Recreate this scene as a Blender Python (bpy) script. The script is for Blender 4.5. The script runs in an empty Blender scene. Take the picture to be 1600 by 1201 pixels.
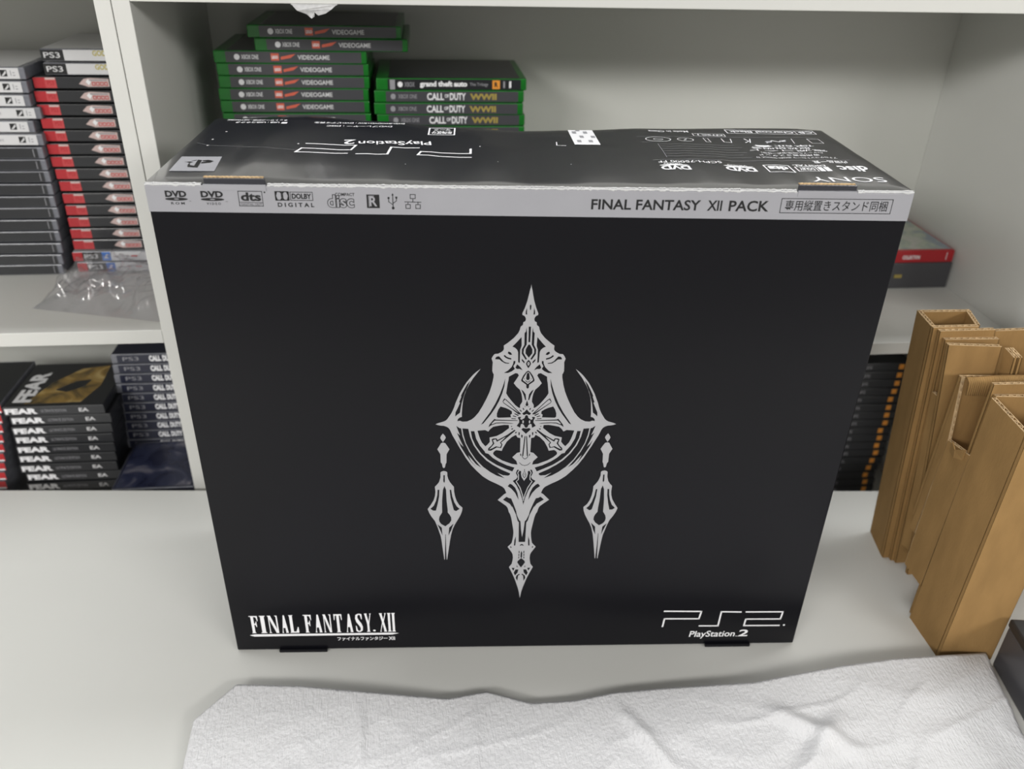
import bpy, bmesh, math, random
from mathutils import Vector, Matrix, noise
from mathutils.geometry import tessellate_polygon

S = bpy.context.scene
C = S.collection
random.seed(4)

# ------------------------------------------------------------------ camera
cam_data = bpy.data.cameras.new('camera')
cam_data.sensor_fit = 'HORIZONTAL'
cam_data.sensor_width = 36.0
cam_data.lens = 36.0 * 1306.69 / 1600.0
cam_data.clip_start = 0.02
cam = bpy.data.objects.new('camera', cam_data)
C.objects.link(cam)
RGT = Vector((0.9947248456, -0.0999882035, 0.0229094018))
DWN = Vector((-0.0303949688, -0.5006043204, -0.8651424509))
FWD = Vector((0.0979725848, 0.8598823603, -0.5010026936))
mw = Matrix.Identity(4)
for i in range(3):
    mw[i][0] = RGT[i]; mw[i][1] = -DWN[i]; mw[i][2] = -FWD[i]
mw.translation = Vector((0.19662588, -0.60597459, 0.64847943))
cam.matrix_world = mw
cam_data.dof.use_dof = True
cam_data.dof.focus_distance = 0.70
cam_data.dof.aperture_fstop = 5.6
S.camera = cam

# ------------------------------------------------------------------ world, lights, exposure
w = bpy.data.worlds.new('world'); S.world = w; w.use_nodes = True
nt = w.node_tree
bg = nt.nodes['Background']; bg.inputs[1].default_value = 1.0
tc = nt.nodes.new('ShaderNodeTexCoord'); sx = nt.nodes.new('ShaderNodeSeparateXYZ'); ab = nt.nodes.new('ShaderNodeMath'); ab.operation = 'ABSOLUTE'
rp = nt.nodes.new('ShaderNodeValToRGB')
rp.color_ramp.elements[0].position = 0.0; rp.color_ramp.elements[0].color = (0.66, 0.645, 0.61, 1)
rp.color_ramp.elements[1].position = 0.75; rp.color_ramp.elements[1].color = (0.24, 0.235, 0.225, 1)
nt.links.new(tc.outputs['Generated'], sx.inputs[0]); nt.links.new(sx.outputs['Z'], ab.inputs[0]); nt.links.new(ab.outputs[0], rp.inputs[0]); nt.links.new(rp.outputs[0], bg.inputs[0])

def area_light(name, loc, sx, sy, power, col=(1, 1, 1), target=None):
    l = bpy.data.lights.new(name, 'AREA'); l.shape = 'RECTANGLE'; l.size = sx; l.size_y = sy
    l.energy = power; l.color = col
    o = bpy.data.objects.new(name, l); C.objects.link(o); o.location = loc
    if target:
        o.rotation_euler = (Vector(target) - Vector(loc)).to_track_quat('-Z', 'Y').to_euler()
    return o
area_light('ceiling_lamp_light', (0.30, 0.33, 2.3), 3.0, 0.30, 34, (0.985, 0.995, 1.0))
area_light('ceiling_lamp_light_front', (0.3, -3.9, 2.35), 3.0, 0.6, 18, (1.0, 0.98, 0.95), (0.3, 0.3, 0.3))
area_light('ceiling_lamp_light_left', (-2.9, -4.1, 2.35), 2.2, 0.6, 145, (1.0, 0.985, 0.96), (0.4, 0.3, 0.3))
area_light('ceiling_lamp_light_right', (3.2, -4.1, 2.35), 2.2, 0.6, 98, (1.0, 0.98, 0.95), (0.2, 0.3, 0.3))

S.view_settings.view_transform = 'Standard'
S.view_settings.look = 'None'
S.view_settings.gamma = 1.0
S.view_settings.use_curve_mapping = False
S.view_settings.exposure = 0.0

# ------------------------------------------------------------------ materials
def mat(name, col, rough=0.5, spec=0.5, noise_amt=0.0, nscale=30.0, bump=0.0, bscale=200.0, metal=0.0, coat=0.0, stretch=(1, 1, 1), alpha=1.0, trans=0.0, coatr=0.08):
    m = bpy.data.materials.new(name); m.use_nodes = True
    nt = m.node_tree; b = nt.nodes['Principled BSDF']
    b.inputs['Base Color'].default_value = (*col, 1)
    b.inputs['Roughness'].default_value = rough
    b.inputs['Specular IOR Level'].default_value = spec
    b.inputs['Metallic'].default_value = metal
    b.inputs['Coat Weight'].default_value = coat
    b.inputs['Coat Roughness'].default_value = coatr
    b.inputs['Alpha'].default_value = alpha
    b.inputs['Transmission Weight'].default_value = trans
    tc = nt.nodes.new('ShaderNodeTexCoord'); mp = nt.nodes.new('ShaderNodeMapping')
    mp.inputs['Scale'].default_value = stretch
    nt.links.new(tc.outputs['Object'], mp.inputs['Vector'])
    if noise_amt > 0:
        n = nt.nodes.new('ShaderNodeTexNoise'); n.inputs['Scale'].default_value = nscale; n.inputs['Detail'].default_value = 5
        nt.links.new(mp.outputs[0], n.inputs['Vector'])
        r = nt.nodes.new('ShaderNodeValToRGB')
        r.color_ramp.elements[0].position = 0.3; r.color_ramp.elements[1].position = 0.7
        r.color_ramp.elements[0].color = (*[c * (1 - noise_amt) for c in col], 1)
        r.color_ramp.elements[1].color = (*[min(1, c * (1 + noise_amt)) for c in col], 1)
        nt.links.new(n.outputs['Fac'], r.inputs[0]); nt.links.new(r.outputs[0], b.inputs['Base Color'])
    if bump > 0:
        n2 = nt.nodes.new('ShaderNodeTexNoise'); n2.inputs['Scale'].default_value = bscale; n2.inputs['Detail'].default_value = 3
        nt.links.new(mp.outputs[0], n2.inputs['Vector'])
        bp = nt.nodes.new('ShaderNodeBump'); bp.inputs['Strength'].default_value = bump; bp.inputs['Distance'].default_value = 0.001
        nt.links.new(n2.outputs['Fac'], bp.inputs['Height']); nt.links.new(bp.outputs[0], b.inputs['Normal'])
    return m

M = {}
M['laminate'] = mat('white_laminate', (0.66, 0.66, 0.63), 0.42, 0.4, 0.02, 4)
M['backing'] = mat('grey_laminate', (0.56, 0.565, 0.53), 0.5, 0.35, 0.02, 3)
M['table'] = mat('table_laminate', (0.65, 0.65, 0.62), 0.38, 0.45, 0.015, 5)
M['metal'] = mat('grey_metal', (0.3, 0.3, 0.31), 0.4, metal=1)
M['floor'] = mat('grey_floor', (0.3, 0.29, 0.27), 0.5, noise_amt=0.1, nscale=6)
M['wall'] = mat('wall_paint', (0.6, 0.6, 0.57), 0.8, noise_amt=0.02)
M['black_print'] = mat('glossy_black_card', (0.004, 0.004, 0.006), 0.30, 0.20, bump=0.10, bscale=14, stretch=(1, 1, 0.12), coat=0.05, coatr=0.22)
M['black_lid'] = mat('glossy_black_lid', (0.004, 0.005, 0.014), 0.2, 0.8, bump=1.0, bscale=26, stretch=(1, 0.22, 1), coat=1.0, coatr=0.10)
M['silver'] = mat('silver_ink', (0.32, 0.32, 0.345), 0.42, 0.4, 0.02, 40)
M['silver_crest'] = mat('silver_crest_ink', (0.37, 0.37, 0.385), 0.42, 0.4, 0.02, 40)
M['white'] = mat('white_ink', (0.82, 0.82, 0.84), 0.5, 0.3)
M['grey_ink'] = mat('grey_ink', (0.30, 0.30, 0.32), 0.5, 0.3)
M['black'] = mat('black_ink', (0.012, 0.012, 0.013), 0.4, 0.4)
M['scuff'] = mat('scuffed_paper', (0.52, 0.52, 0.52), 0.8, 0.2, 0.1, 300)
M['card'] = mat('brown_cardboard', (0.31, 0.185, 0.072), 0.85, 0.15, 0.10, 60, bump=0.25, bscale=500, stretch=(1, 1, 0.35))
M['flute'] = mat('cardboard_edge', (0.52, 0.37, 0.21), 0.9, 0.1, 0.25, 200)
M['foam'] = None
M['plastic_black'] = mat('black_plastic', (0.012, 0.013, 0.015), 0.3, 0.5, coat=0.3)
M['plastic_green'] = mat('green_plastic', (0.012, 0.16, 0.02), 0.25, 0.5, 0.15, 60)
M['plastic_clear'] = mat('smoky_plastic', (0.16, 0.165, 0.19), 0.25, 0.5, 0.15, 90)
M['plastic_red'] = mat('red_plastic', (0.42, 0.018, 0.025), 0.3, 0.5)
M['red_light'] = mat('light_red_ink', (0.50, 0.05, 0.055), 0.4)
M['label_white'] = mat('white_sleeve', (0.62, 0.62, 0.63), 0.3, 0.4)
M['label_black'] = mat('black_sleeve', (0.022, 0.023, 0.026), 0.28, 0.5)
M['label_grey'] = mat('charcoal_sleeve', (0.065, 0.065, 0.072), 0.28, 0.5)
M['label_navy'] = mat('navy_sleeve', (0.014, 0.016, 0.035), 0.3, 0.5)
M['gold'] = mat('gold_ink', (0.36, 0.28, 0.07), 0.4)
M['orange'] = mat('orange_ink', (0.75, 0.30, 0.04), 0.4)
M['orange_red'] = mat('orange_red_ink', (0.62, 0.12, 0.07), 0.4)
M['red'] = mat('red_ink', (0.50, 0.03, 0.035), 0.4)
M['blue'] = mat('blue_ink', (0.06, 0.17, 0.50), 0.4)
M['pink'] = mat('pale_pink_ink', (0.55, 0.42, 0.40), 0.45)
M['yellow'] = mat('yellow_ink', (0.45, 0.38, 0.06), 0.4)

def cover_mat(name, c0, c1, c2, scale=18):
    m = bpy.data.materials.new(name); m.use_nodes = True; nt = m.node_tree; b = nt.nodes['Principled BSDF']
    b.inputs['Roughness'].default_value = 0.25
    tc = nt.nodes.new('ShaderNodeTexCoord'); n = nt.nodes.new('ShaderNodeTexNoise')
    n.inputs['Scale'].default_value = scale; n.inputs['Detail'].default_value = 6; n.inputs['Distortion'].default_value = 1.2
    nt.links.new(tc.outputs['Object'], n.inputs['Vector'])
    r = nt.nodes.new('ShaderNodeValToRGB'); cr = r.color_ramp
    cr.elements[0].position = 0.36; cr.elements[0].color = (*c0, 1)
    cr.elements[1].position = 0.68; cr.elements[1].color = (*c2, 1)
    e = cr.elements.new(0.52); e.color = (*c1, 1)
    nt.links.new(n.outputs['Fac'], r.inputs[0]); nt.links.new(r.outputs[0], b.inputs['Base Color'])
    return m
M['art_ochre'] = cover_mat('ochre_cover_art', (0.05, 0.045, 0.03), (0.33, 0.21, 0.06), (0.55, 0.40, 0.16), 22)
M['art_green'] = cover_mat('pale_green_cover_art', (0.28, 0.33, 0.38), (0.42, 0.47, 0.38), (0.55, 0.52, 0.50), 26)
M['art_navy'] = cover_mat('navy_cover_art', (0.008, 0.010, 0.03), (0.03, 0.035, 0.07), (0.20, 0.19, 0.22), 20)
M['art_dark'] = cover_mat('dark_cover_art', (0.015, 0.016, 0.02), (0.03, 0.03, 0.035), (0.06, 0.06, 0.06), 20)

# ------------------------------------------------------------------ mesh helpers
def new_obj(name, verts, faces, mats, mi=None, parent=None, smooth=False, loc=None):
    me = bpy.data.meshes.new(name)
    me.from_pydata([tuple(v) for v in verts], [], faces)
    for m in mats: me.materials.append(m)
    if mi:
        for p, k in zip(me.polygons, mi): p.material_index = k
    if smooth:
        for p in me.polygons: p.use_smooth = True
    me.update()
    o = bpy.data.objects.new(name, me); C.objects.link(o)
    if parent: o.parent = parent
    if loc: o.location = loc
    return o

def tag(o, label=None, cat=None, group=None, kind=None):
    if label: o['label'] = label
    if cat: o['category'] = cat
    if group: o['group'] = group
    if kind: o['kind'] = kind
    return o

def empty(name, loc=(0, 0, 0), rz=0.0, label=None, cat=None, group=None):
    o = bpy.data.objects.new(name, None); C.objects.link(o)
    o.empty_display_size = 0.02
    o.location = loc; o.rotation_euler = (0, 0, rz)
    return tag(o, label, cat, group)

def copy_tree(o, parent=None):
    c = o.copy(); C.objects.link(c)
    if parent: c.parent = parent
    for ch in list(o.children): copy_tree(ch, c)
    return c

class MB:
    def __init__(s): s.v = []; s.f = []; s.m = []
    def add(s, vs, fs, mi=0):
        b = len(s.v); s.v += [tuple(v) for v in vs]
        for f in fs: s.f.append([b + i for i in f]); s.m.append(mi)
    def hexa(s, p, mi=0):      # p: 4 bottom corners ccw, 4 top corners
        s.add(p, [(3, 2, 1, 0), (4, 5, 6, 7), (0, 1, 5, 4), (1, 2, 6, 5), (2, 3, 7, 6), (3, 0, 4, 7)], mi)
    def box(s, x0, y0, z0, x1, y1, z1, mi=0):
        s.hexa([(x0, y0, z0), (x1, y0, z0), (x1, y1, z0), (x0, y1, z0), (x0, y0, z1), (x1, y0, z1), (x1, y1, z1), (x0, y1, z1)], mi)
    def bbox(s, x0, y0, z0, x1, y1, z1, r=0.001, mi=0):   # bevelled box
        bm = bmesh.new(); bmesh.ops.create_cube(bm, size=1)
        for v in bm.verts:
            v.co = Vector(((x0 + x1) / 2 + v.co.x * (x1 - x0), (y0 + y1) / 2 + v.co.y * (y1 - y0), (z0 + z1) / 2 + v.co.z * (z1 - z0)))
        bmesh.ops.bevel(bm, geom=bm.edges[:], offset=r, segments=2, affect='EDGES', profile=0.5)
        bm.verts.index_update()
        s.add([v.co for v in bm.verts], [[v.index for v in f.verts] for f in bm.faces], mi); bm.free()
    def build(s, name, mats, parent=None, smooth=False, loc=None):
        return new_obj(name, s.v, s.f, mats if isinstance(mats, list) else [mats], s.m, parent, smooth, loc)

_tc = {}
def text2d(s, bold=0.0):
    """flat letters of the built-in font, normalised to a unit box"""
    k = (s, bold)
    if k in _tc: return _tc[k]
    cu = bpy.data.curves.new('lettering', 'FONT'); cu.body = s; cu.offset = bold; cu.resolution_u = 3; cu.size = 1
    o = bpy.data.objects.new('lettering', cu); C.objects.link(o)
    dg = bpy.context.evaluated_depsgraph_get(); dg.update()
    me = bpy.data.meshes.new_from_object(o.evaluated_get(dg))
    vs = [(v.co.x, v.co.y) for v in me.vertices]; fs = [list(p.vertices) for p in me.polygons]
    C.objects.unlink(o); bpy.data.objects.remove(o); bpy.data.meshes.remove(me); bpy.data.curves.remove(cu)
    x0 = min(v[0] for v in vs); x1 = max(v[0] for v in vs); y0 = min(v[1] for v in vs); y1 = max(v[1] for v in vs)
    vs = [((x - x0) / (x1 - x0), (y - y0) / (y1 - y0)) for x, y in vs]
    _tc[k] = (vs, fs); return _tc[k]

class Print:
    """ink laid on a face: shapes in millimetres (u, v) and a layer number"""
    def __init__(s): s.v = []; s.f = []; s.m = []
    def raw(s, vs, fs, mi, lay):
        b = len(s.v); s.v += [(x, y, lay) for x, y in vs]
        for f in fs: s.f.append([b + i for i in f]); s.m.append(mi)
    def poly(s, pts, mi=0, lay=1):
        cl = []
        for p in pts:
            if not cl or abs(cl[-1][0] - p[0]) + abs(cl[-1][1] - p[1]) > 1e-4: cl.append(tuple(p))
        if abs(cl[-1][0] - cl[0][0]) + abs(cl[-1][1] - cl[0][1]) < 1e-4: cl.pop()
        tr = tessellate_polygon([[Vector((x, y, 0)) for x, y in cl]])
        fs = []
        for a, b, c in tr:
            A, B, D = cl[a], cl[b], cl[c]
            cr = (B[0] - A[0]) * (D[1] - A[1]) - (B[1] - A[1]) * (D[0] - A[0])
            fs.append((a, b, c) if cr > 0 else (a, c, b))
        s.raw(cl, fs, mi, lay)
    def line(s, pts, wd, mi=0, lay=1, close=False):
        if close: pts = list(pts) + [pts[0]]
        for (ax, ay), (bx, by) in zip(pts[:-1], pts[1:]):
            L = math.hypot(bx - ax, by - ay)
            if L < 1e-6: continue
            dx, dy = (bx - ax) / L, (by - ay) / L; h = wd / 2
            n = max(1, int(L / 8))
            for i in range(n):
                a0 = -h if i == 0 else L * i / n; a1 = L + h if i == n - 1 else L * (i + 1) / n
                P = [(ax + dx * t - dy * q, ay + dy * t + dx * q) for t, q in ((a0, -h), (a1, -h), (a1, h), (a0, h))]
                s.raw(P, [(0, 1, 2, 3)], mi, lay)
    def rect(s, x0, y0, x1, y1, mi=0, lay=1):
        n = max(1, int(abs(x1 - x0) / 8))
        for i in range(n):
            a = x0 + (x1 - x0) * i / n; b = x0 + (x1 - x0) * (i + 1) / n
            s.raw([(a, y0), (b, y0), (b, y1), (a, y1)], [(0, 1, 2, 3)], mi, lay)
    def frame(s, x0, y0, x1, y1, wd, mi=0, lay=1):
        s.line([(x0, y0), (x1, y0), (x1, y1), (x0, y1)], wd, mi, lay, True)
    def ell(s, cx, cy, rx, ry, mi=0, lay=1, n=24):
        s.raw([(cx + rx * math.cos(2 * math.pi * i / n), cy + ry * math.sin(2 * math.pi * i / n)) for i in range(n)], [list(range(n))], mi, lay)
    def text(s, t, x0, y0, x1, y1, mi=0, lay=1, bold=0.0, flip=False, shear=0.0):
        vs, fs = text2d(t, bold)
        out = []
        for x, y in vs:
            if flip: x, y = 1 - x, 1 - y
            out.append((x0 + (x1 - x0) * x + shear * (y - 0.5) * (y1 - y0), y0 + (y1 - y0) * y))
        s.raw(out, fs, mi, lay)
    def build(s, name, mats, fn, parent=None):
        return new_obj(name, [fn(*p) for p in s.v], s.f, mats, s.m, parent)

# ------------------------------------------------------------------ room
mb = MB(); mb.box(-3, -3.5, -0.80, 3.5, 0.64, -0.78); tag(mb.build('floor', M['floor']), kind='structure')
mb = MB(); mb.box(-3, 0.62, -0.78, 3.5, 0.66, 2.5); tag(mb.build('wall_back', M['wall']), kind='structure')

# ------------------------------------------------------------------ shelving
YS, YB = 0.2818, 0.590
# left unit
u = empty('shelving_unit', (-0.5, YS, -0.78), 0, 'white open shelving unit at the left holding black, white and red game cases', 'shelves')
def part(name, x0, y0, z0, x1, y1, z1, m, par, r=0.0008):
    L = par.location
    b = MB(); b.bbox(x0 - L.x, y0 - L.y, z0 - L.z, x1 - L.x, y1 - L.y, z1 - L.z, r); return b.build(name, m, par)
part('side_panel', -0.1045, YS, -0.78, -0.0893, YB + 0.012, 0.95, M['laminate'], u)
part('side_panel', -0.98, YS, -0.78, -0.965, YB + 0.012, 0.95, M['laminate'], u)
part('back_panel', -0.965, YB, -0.78, -0.1045, YB + 0.012, 0.95, M['backing'], u)
for z in (-0.78, -0.60, -0.15, 0.217, 0.585, 0.95):
    part('shelf_board', -0.965, YS, z - 0.0168, -0.1045, YB, z, M['laminate'], u)
# right unit
u = empty('shelving_unit', (0.45, YS, -0.78), 0, 'white open shelving unit behind the black carton holding green game cases', 'shelves')
part('side_panel', -0.0885, YS, -0.78, -0.0718, YB + 0.012, 0.95, M['laminate'], u)
part('side_panel', 0.9498, YS - 0.02, -0.78, 0.967, YB + 0.012, 0.95, M['laminate'], u)
part('back_panel', -0.0718, YB, -0.78, 0.9498, YB + 0.012, 0.95, M['backing'], u)
for z in (-0.78, -0.60, -0.172, 0.1755, 0.575, 0.95):
    part('shelf_board', -0.0718, YS, z - 0.0168, 0.9498, YB, z, M['laminate'], u)

# torn tape hanging under the upper board
mb = MB()
pts = [(0.0763, 0.5583), (0.082, 0.553), (0.0905, 0.5495), (0.0951, 0.5462), (0.0975, 0.5475), (0.0982, 0.5515), (0.1015, 0.5487), (0.1085, 0.5505), (0.114, 0.554), (0.1196, 0.5583)]
n = len(pts)
tv = [(x, YS - 0.0015 - 0.004 * math.sin(i * 1.7) ** 2 - (0.5583 - z) * 0.2, z) for i, (x, z) in enumerate(pts)]
top_y = YS - 0.0015
vs = tv + [(x, y + 0.0009, z) for x, y, z in tv]
fs = [list(range(n)), list(range(2 * n - 1, n - 1, -1))] + [(i, i + n, (i + 1) % n + n, (i + 1) % n) for i in range(n)]
mb.add(vs, fs)
mb.box(0.0763, YS - 0.0025, 0.5575, 0.1196, YS + 0.012, 0.5582)
tag(mb.build('torn_tape', M['scuff']), 'ragged scrap of white tape hanging from the upper shelf edge', 'tape')

# ------------------------------------------------------------------ table
t = empty('table', (0.2, -0.5, -0.78), 0, 'large white laminate table that the black carton stands on', 'table')
mb = MB()
TA = Vector((-0.3341, 0.2842)); TB = Vector((0.7536, 0.2065)); td = (TB - TA).normalized(); tn = Vector((td.y, -td.x))
def tpt(a, b, z): q = TA + td * a + tn * b; return (q.x - 0.2, q.y + 0.5, z + 0.78)
A0, A1 = -0.29, 1.9
lo = [tpt(A0, 1.0, -0.028), tpt(A1, 1.0, -0.028), tpt(A1, 0, -0.028), tpt(A0, 0, -0.028)]
hi = [tpt(A0, 1.0, 0), tpt(A1, 1.0, 0), tpt(A1, 0, 0), tpt(A0, 0, 0)]
mb.hexa(lo + hi); mb.build('tabletop', M['table'], t)
for a, b in ((A0 + .1, .1), (A1 - .1, .1), (A0 + .1, .9), (A1 - .1, .9)):
    q = tpt(a, b, 0); mb = MB(); mb.bbox(q[0] - .025, q[1] - .025, 0, q[0] + .025, q[1] + .025, 0.752, 0.003); mb.build('leg', M['metal'], t)

# ------------------------------------------------------------------ the black carton
BW, BD, BH = 0.5573, 0.1919, 0.470
carton = empty('console_carton', (0, 0, 0.0), -0.0625, 'large glossy black console carton with a silver crest on its front', 'box')
mb = MB(); mb.bbox(0, 0, 0.0015, BW, BD, BH - 0.008, 0.0012); mb.build('carton_body', M['black_print'], carton)
LX = [0, 77, 150, 204, 278, 325, 391, 526, 557.3]
LZ = [2.0, 5.2, 1.8, -2.3, -5.4, -4.0, -1.4, 0.6, -0.8]
LY = [204, 217, 201, 181.5, 167, 174, 185.5, 196, 188]
def interp(x, ys):
    if x <= LX[0]: return ys[0]
    for i in range(len(LX) - 1):
        if x <= LX[i + 1]:
            f = (x - LX[i]) / (LX[i + 1] - LX[i]); f = f * f * (3 - 2 * f)
            return ys[i] + (ys[i + 1] - ys[i]) * f
    return ys[-1]
def lid_z(x, y):   # millimetres
    t_ = max(0, min(1, y / 191.9))
    b = interp(x, LZ) * t_
    e = min(x, 557.3 - x, y * 1.0, 191.9 - y) / 6.0
    r = -0.6 * max(0, 1 - e) ** 2
    st = 1.5 * noise.noise(Vector((x * 0.022, 3.1, 7.7))) + 0.8 * noise.noise(Vector((x * 0.07, 1.1, 2.7)))
    r += st * math.sin(math.pi * min(1, t_ * 1.15)) * min(1, min(x, 557.3 - x) / 40)
    return b + r + 0.25 * noise.noise(Vector((x * 0.02, y * 0.03, 1.0)))
mb = MB(); NX, NY = 90, 26
g = [[(BW * i / NX, BD * j / NY, BH + lid_z(557.3 * i / NX, 191.9 * j / NY) / 1000) for i in range(NX + 1)] for j in range(NY + 1)]
vs = [p for r in g for p in r]
idx = lambda i, j: j * (NX + 1) + i
fs = [(idx(i, j), idx(i + 1, j), idx(i + 1, j + 1), idx(i, j + 1)) for j in range(NY) for i in range(NX)]
ring = [(i, 0) for i in range(NX)] + [(NX, j) for j in range(NY)] + [(i, NY) for i in range(NX, 0, -1)] + [(0, j) for j in range(NY, 0, -1)]
b0 = len(vs)
for i, j in ring: vs.append((g[j][i][0], g[j][i][1], BH - 0.0085))
R_ = len(ring)
for k in range(R_):
    a = idx(*ring[k]); b = idx(*ring[(k + 1) % R_]); fs.append((b0 + k, b0 + (k + 1) % R_, b, a))
fs.append([b0 + k for k in range(R_ - 1, -1, -1)])
mb.add(vs, fs); lid = mb.build('lid', M['black_lid'], carton, smooth=True)
try:
    md = lid.modifiers.new('edge', 'EDGE_SPLIT'); md.split_angle = math.radians(50)
except Exception: pass

# silver band across the top of the front, with scuffed upper edge
mb = MB()
prev = None
xs = [i * BW / 240 for i in range(241)]
for i, x in enumerate(xs):
    zb = 0.4488 - 0.0017 * x / BW
    zt = BH - 0.0006
    cur = [(x, -0.0005, zb), (x, -0.0005, zt - 0.002), (x, 0.0004, zt)]
    if prev: mb.add(prev + cur, [(0, 3, 4, 1), (1, 4, 5, 2)])
    prev = cur
band = mb.build('silver_band', M['silver'], carton)
band['label'] = 'silver printed band with black format logos'
for (lo_, hi_, seed) in ((0, 40, 1), (86, 470, 2), (515, 557.3, 3)):
    mb = MB(); x = lo_; prev = None
    while x <= hi_:
        nz = noise.noise(Vector((x * 0.25, seed * 9.1, 0))) ; nz2 = noise.noise(Vector((x * 0.9, seed * 3.3, 4)))
        dep = 0.0006 + 0.0010 * nz + 0.0008 * nz2
        back = 0.0009 + 0.0016 * max(0, nz2) + 0.0008 * max(0, nz)
        cur = [(x / 1000, -0.0008, BH - 0.0012 - max(0.0002, dep)), (x / 1000, -0.0008, BH - 0.0012), (x / 1000, max(0.0006, back), BH + lid_z(x, back * 1000) / 1000 + 0.0003)]
        if prev: mb.add(prev + cur, [(0, 3, 4, 1), (1, 4, 5, 2)])
        prev = cur; x += 0.9
    mb.build('worn_edge', M['scuff'], carton)
# fold crease just behind the worn front edge
# interlocking tabs, top and bottom
for (x0, x1) in ((41.5, 84.5), (471.0, 514.0)):
    mb = MB(); mb.bbox(x0 / 1000, 0.0004, BH - 0.003, x1 / 1000, 0.0038, BH + 0.0034, 0.0004)
    tb = mb.build('lid_tab', M['black_lid'], carton)
    mb = MB(); k = 0; x = x0; prev = None
    while x <= x1 - 0.6:
        o_ = 0.0005 * math.sin(x * 2.1)
        cur = [(x / 1000, 0.0016 + o_, BH + 0.0031), (x / 1000, 0.0040 + o_, BH + 0.0031), (x / 1000, 0.0040 + o_, BH + 0.0040), (x / 1000, 0.0016 + o_, BH + 0.0040)]
        if prev: mb.add(prev + cur, [(0, 4, 7, 3), (3, 7, 6, 2), (2, 6, 5, 1)])
        prev = cur; x += 0.6
    mb.build('corrugated_edge', M['flute'], tb)
    mb = MB(); mb.box(x0 / 1000 - 0.0005, -0.0010, BH - 0.0050, x1 / 1000 + 0.0005, 0.0002, BH - 0.0008); mb.build('tab_face', M['silver'], tb)
for (x0, x1) in ((41.4, 88.3), (466.0, 512.0)):
    mb = MB(); mb.bbox(x0 / 1000, -0.0030, 0.0003, x1 / 1000, 0.0010, 0.0042, 0.0008); mb.build('bottom_tab', M['black_print'], carton)

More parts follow.
